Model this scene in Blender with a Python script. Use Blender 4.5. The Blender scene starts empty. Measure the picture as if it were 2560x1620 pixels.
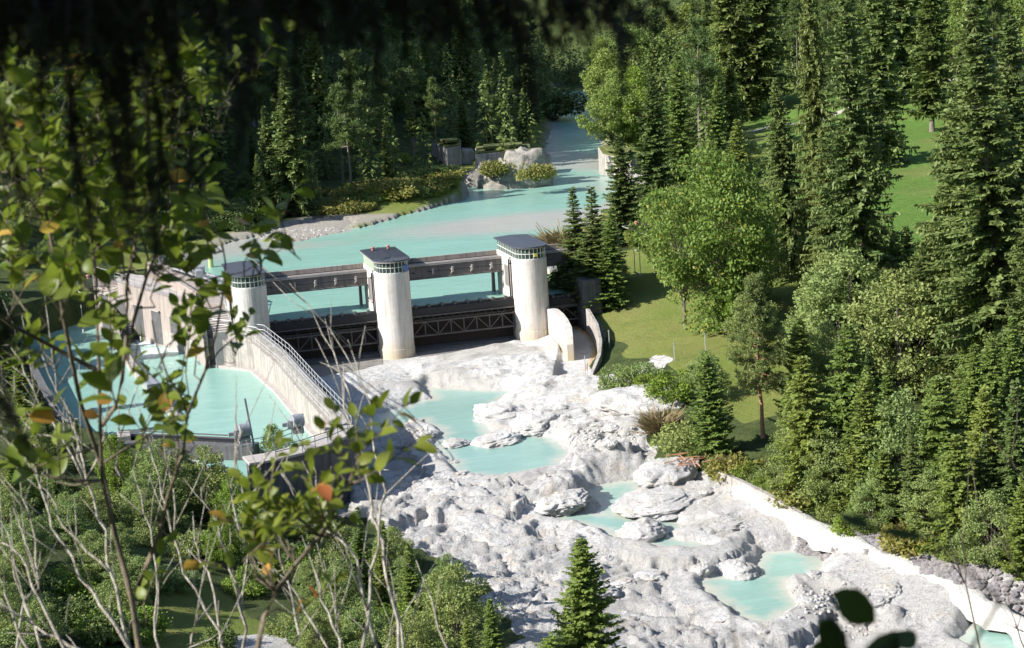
import bpy, bmesh, math, random
import numpy as np
from mathutils import Vector, Matrix
R_ = math.radians
scene = bpy.context.scene
COL = scene.collection

# ------------------------------------------------------------------ camera
CF = 4300.0                                   # focal length in pixels of a 2560 px wide frame
CC = np.array([-34.1, -191.0, 41.5])
YAW, PIT, ROL = R_(14.05), R_(11.21), R_(-3.52)
cF = np.array([math.sin(YAW)*math.cos(PIT), math.cos(YAW)*math.cos(PIT), -math.sin(PIT)])
cR0 = np.array([math.cos(YAW), -math.sin(YAW), 0.0])
cU0 = np.cross(cR0, cF)
cR = math.cos(ROL)*cR0 + math.sin(ROL)*cU0
cU = -math.sin(ROL)*cR0 + math.cos(ROL)*cU0
cam_d = bpy.data.cameras.new('camera')
cam_d.sensor_width = 36.0
cam_d.lens = CF/2560*36
cam_d.clip_start = 0.2
cam_d.clip_end = 6000
cam_d.dof.use_dof = True
cam_d.dof.focus_distance = 185
cam_d.dof.aperture_fstop = 5.6
cam_d.dof.aperture_blades = 7
cam = bpy.data.objects.new('camera', cam_d)
COL.objects.link(cam)
cam.matrix_world = Matrix(((cR[0], cU[0], -cF[0], CC[0]), (cR[1], cU[1], -cF[1], CC[1]),
                           (cR[2], cU[2], -cF[2], CC[2]), (0, 0, 0, 1)))
scene.camera = cam

# ------------------------------------------------------------------ light
SUN_EL, SUN_FRONT = R_(33), R_(5)            # sun stands left of the view and slightly towards the camera
sv = np.array([-math.cos(SUN_FRONT)*math.cos(SUN_EL), -math.sin(SUN_FRONT)*math.cos(SUN_EL), math.sin(SUN_EL)])
world = bpy.data.worlds.new('World'); scene.world = world
world.use_nodes = True
nt = world.node_tree
bg = nt.nodes['Background']
sky = nt.nodes.new('ShaderNodeTexSky'); sky.sky_type = 'NISHITA'; sky.sun_disc = False
sky.sun_elevation = SUN_EL
sky.sun_rotation = math.atan2(sv[0], sv[1])
sky.altitude = 900
nt.links.new(sky.outputs[0], bg.inputs[0]); bg.inputs[1].default_value = 0.11
sl = bpy.data.lights.new('sun', 'SUN'); sl.energy = 5.0; sl.angle = R_(0.55); sl.color = (1.0, 0.965, 0.90)
so = bpy.data.objects.new('sun', sl); COL.objects.link(so)
so.rotation_euler = Vector(sv).to_track_quat('Z', 'Y').to_euler()
so.location = (-60, -200, 120)
scene.view_settings.view_transform = 'Standard'
scene.view_settings.look = 'None'
scene.view_settings.exposure = 0.85
scene.view_settings.gamma = 1.0
scene.render.engine = 'CYCLES'
scene.cycles.use_denoising = True
scene.cycles.max_bounces = 6
scene.cycles.diffuse_bounces = 3
scene.cycles.glossy_bounces = 2
scene.cycles.transmission_bounces = 3
scene.cycles.transparent_max_bounces = 6

# ------------------------------------------------------------------ small helpers
def P(u, v, z):
    d = cF + cR*(u-1280)/CF - cU*(v-810)/CF
    return CC + d*((z-CC[2])/d[2])
def W(u, v, dist):                             # point in the foreground at a given depth
    return CC + (cF + cR*(u-1280)/CF - cU*(v-810)/CF)*dist
def px(q):                                     # where a point shows in the picture
    d = np.asarray(q, float)-CC; k = CF/(d@cF); return 1280+k*(d@cR), 810-k*(d@cU)
def rng(seed): return np.random.default_rng(seed)

def _h(ix, iy, seed):
    n = (ix.astype(np.int64)*374761393 + iy.astype(np.int64)*668265263 + seed*1442695041) & 0xffffffff
    n = ((n ^ (n >> 13))*1274126177) & 0xffffffff
    n = (n ^ (n >> 16)) & 0xffffff
    return n/float(0x1000000)
def pn(x, y, seed=0):
    x = np.asarray(x, float); y = np.asarray(y, float)
    xi = np.floor(x); yi = np.floor(y); fx = x-xi; fy = y-yi
    def g(dx, dy):
        a = _h(xi+dx, yi+dy, seed)*2*np.pi
        return np.cos(a)*(fx-dx)+np.sin(a)*(fy-dy)
    u = fx*fx*fx*(fx*(fx*6-15)+10); v = fy*fy*fy*(fy*(fy*6-15)+10)
    return 1.5*((g(0, 0)*(1-u)+g(1, 0)*u)*(1-v)+(g(0, 1)*(1-u)+g(1, 1)*u)*v)
def fbm(x, y, seed=0, o=4):
    s = 0; a = 1
    for i in range(o):
        s = s+a*pn(x*2**i, y*2**i, seed+i*17); a *= .5
    return s
def worley(x, y, seed=0):
    xi = np.floor(x); yi = np.floor(y); best = np.full(x.shape, 9.0); sec = best.copy(); cid = np.zeros(x.shape)
    for dx in (-1, 0, 1):
        for dy in (-1, 0, 1):
            a = _h(xi+dx, yi+dy, seed); b = _h(xi+dx, yi+dy, seed+7)
            d = np.hypot(xi+dx+.15+.7*a-x, yi+dy+.15+.7*b-y)
            m = d < best
            sec = np.where(m, best, np.minimum(sec, d)); cid = np.where(m, a, cid); best = np.where(m, d, best)
    return best, sec, cid
def sdpoly(x, y, poly):
    poly = np.array([p[:2] for p in poly], float)
    d = np.full(x.shape, 1e9); inside = np.zeros(x.shape, bool)
    n = len(poly)
    for i in range(n):
        a = poly[i]; b = poly[(i+1) % n]; e = b-a
        t = np.clip(((x-a[0])*e[0]+(y-a[1])*e[1])/max(e@e, 1e-9), 0, 1)
        d = np.minimum(d, np.hypot(x-a[0]-t*e[0], y-a[1]-t*e[1]))
        c = ((a[1] > y) != (b[1] > y))
        with np.errstate(divide='ignore', invalid='ignore'):
            xx = (b[0]-a[0])*(y-a[1])/(b[1]-a[1]+1e-12)+a[0]
        inside ^= c & (x < xx)
    return np.where(inside, -d, d)
def sstep(a, b, x):
    t = np.clip((x-a)/(b-a), 0, 1); return t*t*(3-2*t)

def mk(name, verts, faces, mat, parent=None, mats=None, midx=None, smooth=False, loc=None):
    verts = np.asarray(verts, float)
    if parent is not None and loc is None:
        verts = verts-np.array(parent.location)
    me = bpy.data.meshes.new(name)
    if isinstance(faces, np.ndarray) and faces.ndim == 2:
        k = faces.shape[1]
        me.vertices.add(len(verts)); me.vertices.foreach_set('co', verts.ravel().astype(np.float32))
        me.loops.add(faces.size); me.loops.foreach_set('vertex_index', faces.ravel().astype(np.int32))
        me.polygons.add(len(faces)); me.polygons.foreach_set('loop_start', (np.arange(len(faces))*k).astype(np.int32))
        me.update(calc_edges=True)
    else:
        me.from_pydata([tuple(v) for v in verts], [], [tuple(int(i) for i in f) for f in faces]); me.update()
    for m in (mats or [mat]): me.materials.append(m)
    if midx is not None: me.polygons.foreach_set('material_index', np.asarray(midx, np.int32))
    if smooth: me.polygons.foreach_set('use_smooth', np.ones(len(me.polygons), bool))
    o = bpy.data.objects.new(name, me); COL.objects.link(o)
    if parent is not None: o.parent = parent
    return o
def tag(o, label, cat=None, group=None, kind=None):
    if label: o['label'] = label
    if cat: o['category'] = cat
    if group: o['group'] = group
    if kind: o['kind'] = kind
    return o
def thing(name, loc, label, cat, group=None, rz=0):
    o = bpy.data.objects.new(name, None); COL.objects.link(o); o.empty_display_size = .3
    o.location = [float(c) for c in loc]; o.rotation_euler = (0, 0, rz)
    return tag(o, label, cat, group)

class MB:                                      # collects simple solids into one mesh
    def __init__(s): s.v = []; s.f = []
    def add(s, vs, fs):
        b = len(s.v); s.v += [tuple(map(float, v)) for v in vs]; s.f += [tuple(i+b for i in f) for f in fs]; return s
    def box(s, x0, x1, y0, y1, z0, z1):
        return s.add([(x0, y0, z0), (x1, y0, z0), (x1, y1, z0), (x0, y1, z0), (x0, y0, z1), (x1, y0, z1), (x1, y1, z1), (x0, y1, z1)],
                     [(0, 3, 2, 1), (4, 5, 6, 7), (0, 1, 5, 4), (1, 2, 6, 5), (2, 3, 7, 6), (3, 0, 4, 7)])
    def prism(s, out, z0, z1):                 # z0 / z1: number or list per corner
        n = len(out)
        a = z0 if hasattr(z0, '__len__') else [z0]*n
        b = z1 if hasattr(z1, '__len__') else [z1]*n
        vs = [(p[0], p[1], a[i]) for i, p in enumerate(out)]+[(p[0], p[1], b[i]) for i, p in enumerate(out)]
        return s.add(vs, [tuple(range(n-1, -1, -1)), tuple(range(n, 2*n))]+[(i, (i+1) % n, n+(i+1) % n, n+i) for i in range(n)])
    def bar(s, a, b, w, h=None):               # rectangular bar between two points
        a = Vector(a); b = Vector(b); d = (b-a).normalized(); h = h or w
        up = Vector((0, 0, 1)) if abs(d.z) < .95 else Vector((0, 1, 0))
        sd = d.cross(up).normalized()*w/2; u = sd.cross(d).normalized()*h/2
        vs = [a-sd-u, a+sd-u, a+sd+u, a-sd+u, b-sd-u, b+sd-u, b+sd+u, b-sd+u]
        return s.add(vs, [(0, 3, 2, 1), (4, 5, 6, 7), (0, 1, 5, 4), (1, 2, 6, 5), (2, 3, 7, 6), (3, 0, 4, 7)])
    def tube(s, path, rad, n=6):
        path = [Vector(p) for p in path]; k = len(path)
        rad = rad if hasattr(rad, '__len__') else [rad]*k
        base = len(s.v)
        for i, p in enumerate(path):
            d = (path[min(i+1, k-1)]-path[max(i-1, 0)]).normalized()
            ref = Vector((0, 0, 1)) if abs(d.z) < .8 else Vector((1, 0, 0))
            a = d.cross(ref).normalized(); b = d.cross(a).normalized()
            for j in range(n):
                t = 2*math.pi*j/n; s.v.append(tuple(p+(a*math.cos(t)+b*math.sin(t))*rad[i]))
        for i in range(k-1):
            for j in range(n):
                s.f.append((base+i*n+j, base+i*n+(j+1) % n, base+(i+1)*n+(j+1) % n, base+(i+1)*n+j))
        s.f.append(tuple(base+j for j in range(n))); s.f.append(tuple(base+(k-1)*n+j for j in range(n-1, -1, -1)))
        return s
    def wall(s, path, th, z0, z1):             # a wall along a plan polyline, th to the right of the travel direction
        pts = [np.array(p[:2], float) for p in path]; k = len(pts)
        nr = []
        for i in range(k):
            d = pts[min(i+1, k-1)]-pts[max(i-1, 0)]; d = d/np.linalg.norm(d); nr.append(np.array([d[1], -d[0]]))
        T = th if hasattr(th, '__len__') else [th]*k
        a = z0 if hasattr(z0, '__len__') else [z0]*k
        b = z1 if hasattr(z1, '__len__') else [z1]*k
        base = len(s.v)
        for i in range(k):
            q = pts[i]+nr[i]*T[i]
            s.v += [(pts[i][0], pts[i][1], a[i]), (q[0], q[1], a[i]), (q[0], q[1], b[i]), (pts[i][0], pts[i][1], b[i])]
        for i in range(k-1):
            for j in range(4):
                s.f.append((base+i*4+j, base+(i+1)*4+j, base+(i+1)*4+(j+1) % 4, base+i*4+(j+1) % 4))
        s.f.append(tuple(base+j for j in range(4))); s.f.append(tuple(base+(k-1)*4+3-j for j in range(4)))
        return s
    def build(s, name, mat, parent=None, smooth=False, bevel=0):
        o = mk(name, s.v, s.f, mat, parent, smooth=smooth)
        bm = bmesh.new(); bm.from_mesh(o.data); bmesh.ops.recalc_face_normals(bm, faces=bm.faces); bm.to_mesh(o.data); bm.free()
        if bevel:
            m = o.modifiers.new('bevel', 'BEVEL'); m.width = bevel; m.segments = 1; m.limit_method = 'ANGLE'
        return o

# ------------------------------------------------------------------ materials
def newmat(name):
    m = bpy.data.materials.new(name); m.use_nodes = True
    n = m.node_tree; b = n.nodes['Principled BSDF']
    return m, n, b
def N(n, typ, **kw):
    x = n.nodes.new('ShaderNode'+typ)
    for k, v in kw.items(): setattr(x, k, v)
    return x
def noise(n, scale, vec=None, det=5, rough=.6, dist=0):
    x = N(n, 'TexNoise'); x.inputs['Scale'].default_value = scale; x.inputs['Detail'].default_value = det
    x.inputs['Roughness'].default_value = rough; x.inputs['Distortion'].default_value = dist
    if vec is not None: n.links.new(vec, x.inputs['Vector'])
    return x.outputs['Fac']
def ramp(n, fac, stops):
    x = N(n, 'ValToRGB'); e = x.color_ramp.elements
    while len(e) < len(stops): e.new(.5)
    for i, (p, c) in enumerate(stops):
        e[i].position = p; e[i].color = (*(c if hasattr(c, '__len__') else (c, c, c)), 1)
    n.links.new(fac, x.inputs[0]); return x.outputs[0]
def mix(n, fac, a, b, mode='MIX'):
    x = N(n, 'Mix', data_type='RGBA', blend_type=mode)
    for sock, val in ((x.inputs[0], fac), (x.inputs[6], a), (x.inputs[7], b)):
        if hasattr(val, 'is_linked'): n.links.new(val, sock)
        elif hasattr(val, '__len__'): sock.default_value = (*val, 1)
        else: sock.default_value = val if sock.type == 'VALUE' else (val, val, val, 1)
    return x.outputs[2]
def mth(n, op, a, b=None):
    x = N(n, 'Math', operation=op)
    for i, val in enumerate((a, b)):
        if val is None: continue
        if hasattr(val, 'is_linked'): n.links.new(val, x.inputs[i])
        else: x.inputs[i].default_value = val
    return x.outputs[0]
def bump(n, b, fac, st, dist):
    x = N(n, 'Bump'); x.inputs['Strength'].default_value = st; x.inputs['Distance'].default_value = dist
    n.links.new(fac, x.inputs['Height']); n.links.new(x.outputs[0], b.inputs['Normal'])
def pos(n): return N(n, 'NewGeometry').outputs['Position']
def mapped(n, sc, vec=None):
    x = N(n, 'Mapping'); x.inputs['Scale'].default_value = sc
    n.links.new(vec if vec is not None else pos(n), x.inputs['Vector']); return x.outputs[0]

def concrete(name, c1, c2, streak=(.16, .14, .12), stain=None, amt=.5):
    m, n, b = newmat(name)
    p = pos(n)
    base = mix(n, ramp(n, noise(n, .9, p, 8, .65), [(.3, 0), (.7, 1)]), c1, c2)
    st = ramp(n, noise(n, 1.0, mapped(n, (2.6, 2.6, .16)), 6, .7), [(.47, 0), (.72, 1)])
    base = mix(n, mth(n, 'MULTIPLY', st, amt), base, streak)
    base = mix(n, mth(n, 'MULTIPLY', ramp(n, noise(n, 9, p, 5, .7), [(.4, 0), (.75, 1)]), .35), base, tuple(c*.55 for c in c1))
    z = N(n, 'SeparateXYZ'); n.links.new(p, z.inputs[0])
    # pour joints every 2.4 m
    fr = mth(n, 'FRACT', mth(n, 'DIVIDE', z.outputs[2], 2.4))
    ln = ramp(n, fr, [(0, 1), (.018, 0)])
    base = mix(n, mth(n, 'MULTIPLY', ln, .3), base, streak)
    if stain:
        (z0, z1, col) = stain
        mr = N(n, 'MapRange'); mr.inputs[1].default_value = z1; mr.inputs[2].default_value = z0
        n.links.new(mth(n, 'ADD', z.outputs[2], mth(n, 'MULTIPLY', noise(n, .8, p), 1.6)), mr.inputs[0])
        base = mix(n, mth(n, 'MULTIPLY', mr.outputs[0], .7), base, col)
    n.links.new(base, b.inputs['Base Color']); b.inputs['Roughness'].default_value = .9
    bump(n, b, noise(n, 6, p, 8, .7), .35, .05)
    return m
def plain(name, c, rough=.6, metal=0, var=.25, sc=4):
    m, n, b = newmat(name)
    f = noise(n, sc, pos(n), 6, .65)
    n.links.new(mix(n, ramp(n, f, [(.35, 0), (.7, 1)]), c, tuple(x*(1-var) for x in c)), b.inputs['Base Color'])
    b.inputs['Roughness'].default_value = rough; b.inputs['Metallic'].default_value = metal
    return m
def leafmat(name, c1, c2, c3=None, p3=.12, trans=.3, rough=.55, sc=.5, bark=None):
    m, n, b = newmat(name)
    g = N(n, 'NewGeometry'); oi = N(n, 'ObjectInfo'); tc = N(n, 'TexCoord')
    r = g.outputs['Random Per Island']
    f = mth(n, 'ADD', mth(n, 'MULTIPLY', r, .5), mth(n, 'MULTIPLY', ramp(n, noise(n, sc, tc.outputs['Object'], 3), [(.35, 0), (.65, 1)]), .5))
    col = mix(n, f, c1, c2)
    col = mix(n, mth(n, 'MULTIPLY', oi.outputs['Random'], .45), col, tuple(x*y for x, y in zip(c2, (1.15, .95, .75))))
    if c3:
        col = mix(n, ramp(n, mth(n, 'FRACT', mth(n, 'MULTIPLY', r, 7.31)), [(1-p3, 0), (1-p3+.01, 1)]), col, c3)
    n.links.new(col, b.inputs['Base Color']); b.inputs['Roughness'].default_value = rough
    b.inputs['Specular IOR Level'].default_value = .25
    t = N(n, 'BsdfTranslucent'); n.links.new(mix(n, .5, col, (.25, .35, .03), 'MIX') if trans > .35 else col, t.inputs[0])
    ms = N(n, 'MixShader'); ms.inputs[0].default_value = trans
    n.links.new(b.outputs[0], ms.inputs[1]); n.links.new(t.outputs[0], ms.inputs[2])
    n.links.new(ms.outputs[0], n.nodes['Material Output'].inputs[0])
    return m
# ------------------------------------------------------------------ terrain
ctrl = [(-34,-191,39.6),(-34,-215,48),(-60,-191,50),(0,-191,31),(40,-191,16),(80,-191,14),(-34,-180,33.5),(-34,-170,29),(-28,-150,18.5),(-45,-150,21),
 (-34,-130,11.5),(-34,-110,6.5),(-30,-90,3),(-26,-72,.8),(-25,-58,-.6),(-18,-52,-1.8),(-40,-70,4),(-50,-50,5),(-44,-20,4.2),(-46,10,5),(-80,-50,7),(-80,0,8),
 (-90,-120,24),(-120,-190,50),(-8,-84,-1.5),(-12,-100,2.5),(-5,-112,1.5),(10,-112,-4),(25,-120,-4.5),(30,-150,-5),(8,-150,5),(-12,-130,9),(-5,-160,17),
 (0,-5,.1),(-10,-5,.2),(-14,-4,.2),(10,-4,.8),(14,-3,1.0),(-8,-12,.2),(6,-12,-.2),(12,-13,.2),(-8,-22,-.4),(0,-22,-1.2),(-10,-35,-.9),(-14,-50,-1.8),(-3,-32,-1.2),(8,-30,-.2),
 (14,-33,.2),(16,-24,.4),(6,-45,-.8),(-3,-50,-1.0),(4,-55,-1.6),(-9,-62,-2.0),(-12,-72,-1.6),(0,-68,-2.4),(9,-62,-1.8),(14,-56,-.8),(9,-75,-3),(17,-76,-2.4),(4,-85,-3.2),
 (14,-92,-3.6),(22,-96,-3.2),(20,-110,-4),(21,-72,-1.6),(17.5,-58,.2),(22,-68,0),(24.5,-80,-.4),(27,-92,-1),(30,-110,-1.5),
 (19,-27,1.2),(21,-37,1.2),(19,-46,.8),(26,8,4.2),(25,-10,3.2),(23,-20,2.4),(27,-22,3),(40,-10,5),(60,0,7.2),(60,-50,6.5),(42,-42,4),(30,-52,2.2),(35,-70,3),(40,-100,3),
 (90,40,10),(130,130,13),(173,213,19),(125,225,14),(80,120,8),(74,132,7),(72,70,7),(36,30,5.8),(29,18,5.4),(200,100,28),(260,0,55),(150,0,18),(100,-60,15),(70,-120,9),(200,-120,42),
 (300,200,70),(330,500,95),(165,340,9),(150,290,8.5),(100,190,7.5),(-13,84,5.4),(-24,100,10),(0,118,7),(30,150,8.5),(37,150,7.6),(58,172,8.5),(85,225,9),(108,300,9),(115,420,10),
 (126,470,14),(140,520,25),(0,185,30),(40,230,26),(70,310,30),(-30,130,38),(-40,70,8),(-52,62,11),(-60,100,48),(-100,60,20),(-100,100,50),(-160,100,70),(-160,40,25),(-60,134,145),(-100,140,190),(-30,160,62),(-60,170,165),(-80,260,180),(0,300,62),  # hill out of view at left, raised to shade the far forest
 (60,450,62),(0,500,110),(250,700,130),(0,800,190),(500,1000,220),(-300,400,260),(-300,-100,60),(-300,-600,120),(400,-600,160),(600,0,190),(900,600,260),(-800,0,150),(-700,900,330),(200,1400,330),(800,1400,340),(0,-800,240),(800,-600,260),
 (-14,20,3),(-19,60,4),(10,30,3),(30,60,4),(50,100,4),(-30,60,6.5),(-36,50,6)]
ctrl = np.array(ctrl, float)
def _rbf():
    d = np.hypot(ctrl[:, None, 0]-ctrl[None, :, 0], ctrl[:, None, 1]-ctrl[None, :, 1])
    n = len(ctrl); A = np.zeros((n+3, n+3)); A[:n, :n] = -np.sqrt(d*d+4)+np.eye(n)*.02*0
    Pm = np.c_[np.ones(n), ctrl[:, :2]/100]; A[:n, n:] = Pm; A[n:, :n] = Pm.T
    return np.linalg.solve(A, np.r_[ctrl[:, 2], 0, 0, 0])
RW = _rbf()
def base_h(x, y):
    s = RW[-3]+RW[-2]*x/100+RW[-1]*y/100
    for i, (a, b, _) in enumerate(ctrl): s = s-RW[i]*np.sqrt((x-a)**2+(y-b)**2+4)
    return s
pix = lambda L, z: [P(u, v, z) for u, v in L]
WL = 5.0
POOL1 = pix([(1071,971),(1180,975),(1278,979),(1238,1003),(1205,1043),(1215,1085),(1290,1085),(1362,1095),(1420,1125),(1378,1171),(1300,1186),(1238,1192),(1155,1187),(1136,1151),(1095,1119),(1115,1080),(1059,1048),(985,1070),(911,1085),(900,1050),(1019,1015),(1085,998)], -1.0)
POOL2 = pix([(1475,1222),(1560,1206),(1620,1203),(1560,1248),(1535,1290),(1600,1296),(1665,1299),(1715,1316),(1640,1335),(1700,1352),(1760,1368),(1650,1368),(1590,1345),(1548,1350),(1520,1325),(1440,1308),(1373,1292),(1430,1284),(1498,1286),(1508,1262)], -2.0)
POOL3 = pix([(1915,1384),(1975,1380),(2043,1391),(2045,1441),(1960,1450),(1946,1470),(1985,1513),(1914,1559),(1853,1540),(1800,1495),(1761,1456),(1821,1438),(1890,1432)], -3.0)
POOL4 = pix([(2440,1560),(2560,1570),(2620,1600),(2640,1680),(2500,1640),(2400,1600)], -3.6)
BEDP = pix([(600,820),(845,1060),(870,1180),(820,1215),(800,1260),(860,1290),(1000,1340),(1085,1400),(1190,1470),(1260,1560),(1290,1700)], -1.2)+ \
       [np.array([8,-125,0]),np.array([26,-130,0]),np.array([27.5,-112,0])]+pix([(2560,1545)], -2.5)+pix([(2400,1455)], -2.0)+pix([(2130,1345)], -1.5)+pix([(1998,1268)], -.8)+ \
       pix([(1790,1176),(1735,1160)], -.3)+pix([(1650,1120)], .3)+pix([(1630,1060),(1605,1020),(1690,950),(1640,930),(1560,965),(1490,935)], .8)+ \
       [np.array([17.6,-16,0]),np.array([21.5,-8,0]),np.array([23.2,2,0]),np.array([23.2,3,0]),np.array([-14,3,0])]
RIV = [(-18.2,2.6),(22.2,2.6),(24.5,12),(29.5,30),(40,55),(52,78)]+[tuple(P(u, v, WL)[:2]) for u, v in ((1562,505),(1566,440),(1512,432),(1512,380),(1500,300),(1492,240),(1500,228),(1395,228),(1385,262),(1372,330),(1352,395),(1355,440),(1300,468),(1195,468),(1168,440),(1105,447),(1165,478),(1158,500),(1060,525),(985,548),(900,572),(820,572),(700,606),(650,606),(650,588),(560,612),(500,632),(430,648),(395,650))]+[(-23,42),(-20.5,8)]
BAR1 = [tuple(P(u, v, WL)[:2]) for u, v in ((650,598),(740,605),(870,578),(880,552),(800,548),(690,572))]
WALK = [P(516, 826, 4.95), P(575, 832, 4.95), P(640, 841, 4.9), P(700, 890, 4.8), P(770, 970, 4.55), P(832, 1036, 4.2), P(850, 1062, 4.0)]
BASIN = [(-21.2, 12)]+[(p[0]+.6, p[1]) for p in WALK]+[(-14.6,-44.5),(-18,-46.5),(-22,-47.5),(-27,-36),(-32,-31),(-38,-24),(-42,-2),(-43,28),(-36,38),(-29,38),(-28,22)]
CHUTE = [(18.2,2.8),(22.4,2.8),(23.2,-3),(22.2,-9),(19.4,-15.5),(16.2,-21),(13,-20),(15.6,-12),(17.6,-6)]
MEAD = [(26,14),(33,22),(50,26),(66,50),(84,95),(104,150),(116,188),(128,178),(136,140),(143,112),(142,80),(125,45),(100,10),(70,-25),(48,-42),(33,-40),(27,-30),(22,-20),(24,-8)]

def terrain(x, y):
    h = base_h(x, y)
    big = fbm(x/40, y/40, 3, 3)
    far = sstep(150, 600, np.hypot(x-20, y+20))
    h = h+big*(1.0+18*far)
    rb = sdpoly(x, y, BEDP)+1.0*pn(x/4, y/4, 91)+.5*pn(x/1.6, y/1.6, 92)
    inbed = 1-sstep(-1.2, .3, rb)
    # rock relief: tilted slabs and ledges broken by creases, rougher downstream
    wx = x/1.35+1.8*pn(x/7, y/7, 5)+.6*pn(x/2, y/2, 8)+.3*pn(x/.7, y/.7, 18); wy = y*1.2+1.8*pn(x/7, y/7, 6)+.5*pn(x/2, y/2, 9)
    down = sstep(-22, -52, y)
    apron = sstep(-6, -11, y)
    amp = .08+.18*apron+.44*down
    l1 = np.abs(pn(wx/8, wy/6, 11)); l2 = np.abs(pn(wx/3.3, wy/2.6, 12)); l3 = np.abs(pn(wx/1.3, wy/1.1, 13)); l4 = np.abs(pn(wx/.55, wy/.5, 14)); l5 = np.abs(pn(wx/.25, wy/.25, 16))
    d1, d2, cid = worley(wx/3.8, wy/2.8, 21)
    block = (np.clip(d2-d1, 0, .22)/.22)**.6*(.2+.9*cid)
    d3, d4, ci2 = worley(wx/1.5+3, wy/1.2, 23)
    blk2 = (np.clip(d4-d3, 0, .16)/.16)**.5*(.15+.9*ci2)
    raw = 1.3*(l1-.25)-.75*(l2-.22)+1.0*(block-.45)+.35*(blk2-.4)
    st = .5; tl = raw/st+1.1*pn(x/9, y/9, 41)+.35*l2; fr = tl-np.floor(tl)
    ter = (np.floor(tl)+fr**7)*st-1.1*st*pn(x/9, y/9, 41)
    rk = amp*(.25*raw+.75*ter)+(.10+.9*amp)*(-.46*(l3-.2)+.26*(blk2-.4)-.34*(l4-.2)+.16*(l5-.2))
    flat = sstep(.05, .45, pn(x/9+7, y/9, 31))*(1-.45*down)*.85
    rk = rk*(1-flat*.8)
    strip = 1-sstep(.8, 2.2, sdpoly(x, y, pix([(1800,1215),(1990,1318),(2130,1365),(2400,1480),(2560,1570),(2700,1640),(2700,1700),(2540,1600),(2380,1515),(2130,1410),(1990,1370),(1880,1300)], -1.8))+.6*pn(x/2, y/2, 93))
    rk = rk*(1-.85*strip)
    flat = np.maximum(flat*(1-strip), 0)
    h = h+inbed*rk
    # rock ledge in front of the middle tower, with a groove on its left side
    lg = sdpoly(x, y, pix([(1010,905),(1120,870),(1260,850),(1345,880),(1400,925),(1380,985),(1290,985),(1110,975),(1060,960),(1030,935)], 0))
    h = h+(1-sstep(-1.6, .6, lg+.6*pn(x/2, y/2, 55)))*(.55+.35*pn(x/3, y/.9, 56))
    sand = inbed*(flat+.0)
    out = 1-inbed
    h = h+out*(.18*fbm(x/6, y/6, 61, 3))
    sl_ = sdpoly(x, y, pix([(840,1120),(930,1130),(1040,1190),(1160,1215),(1300,1210),(1400,1190),(1450,1150),(1560,1140),(1640,1150),(1650,1195),(1480,1212),(1420,1235),(1330,1240),(1250,1268),(1130,1272),(1060,1258),(960,1295),(890,1265)], -.5))
    h = h+.95*(1-sstep(-.25, .15, sl_+.8*pn(x/1.7, y/1.7, 57)+.35*pn(x/.6, y/.6, 58)))*inbed
    # pools
    depth = np.full(x.shape, -9.0)
    for pl, wl in ((POOL1, -1.0), (POOL2, -2.0), (POOL3, -3.0), (POOL4, -3.6)):
        s = sdpoly(x, y, pl)-.35+.45*pn(x/2.2, y/2.2, 71)+.22*pn(x/.8, y/.8, 72)
        k = sstep(0, 2.2, s)
        shore = wl+.12+np.clip(s, 0, 3)*.35+.5*amp*(l2+l3+.4*block)*sstep(0, 1, s)
        lift = np.where(s > 0, shore*(1-k)+np.maximum(h, wl+.2)*k, wl-.12-np.clip(-s*.4, 0, 1.2)+.3*(l3-.25)*amp)
        h = np.where(s < 2.6, lift, h)
    # river, gravel bar
    s = sdpoly(x, y, RIV)+.8*pn(x/5, y/5, 75)*sstep(8, 30, y)+.3*pn(x/1.5, y/1.5, 76)*sstep(8, 20, y)
    b1 = sdpoly(x, y, BAR1)+.7*pn(x/4, y/4, 77)
    hr = WL-.1-np.clip(-s*.25, 0, 2.2)
    bank = WL+.1+np.clip(s, 0, 30)*.30
    h = np.where(s < 0, np.minimum(hr, h), np.where(y > 4, np.maximum(np.minimum(h, WL+.12+s*.75), np.minimum(bank, WL+.5+0*h)), h))
    h = np.where((b1 < .5) & (y > 40), WL-.05+.22*sstep(.5, -2, b1)+.06*pn(x, y, 78), h)
    # mounds on the far bank
    for (u, v, ru, rv, hh) in ((1020,505,13,5,2.6),(930,520,8,4,1.8),(1110,490,5.5,4,2.6),(760,500,16,5,2.0),(700,530,10,5,1.2)):
        c = P(u, v, WL)
        q = ((x-c[0])/ru)**2+((y-c[1])/rv/1.7)**2
        h = h+hh*np.exp(-q*1.6)*(1+.25*pn(x/3, y/3, 79))
    # basin, chute
    s = sdpoly(x, y, BASIN)
    h = np.where(s < .3, np.minimum(h, 1.2-np.clip(.6-s, 0, 1.6)*1.6), h)
    s = sdpoly(x, y, CHUTE)
    cz = .35+.055*(y+6)+.25*np.exp(-((x-22)/1.2)**2)
    h = np.where(s < 0, cz+.02*pn(x*2, y*2, 80), h)
    # apron in front of the gates and the left bank wall foot
    s = sdpoly(x, y, [(-14.4,2.8),(14.4,2.8),(14.4,-.3),(8,-2.5),(0,-4.5),(-6,-6),(-11,-8.5),(-14.4,-7)])
    h = np.where(s < 1.5, (h*sstep(-.8, 1.5, s)+(.25+.05*x/5+.03*pn(x, y, 81))*(1-sstep(-.8, 1.5, s))), h)
    # foot behind the curved wall at the basin end, and its lower yard
    s = sdpoly(x, y, [(-12,-39),(-14,-43),(-19,-47),(-24,-48),(-30,-42),(-26,-52),(-18,-53),(-10,-46)])
    return h, inbed, sand

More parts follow.
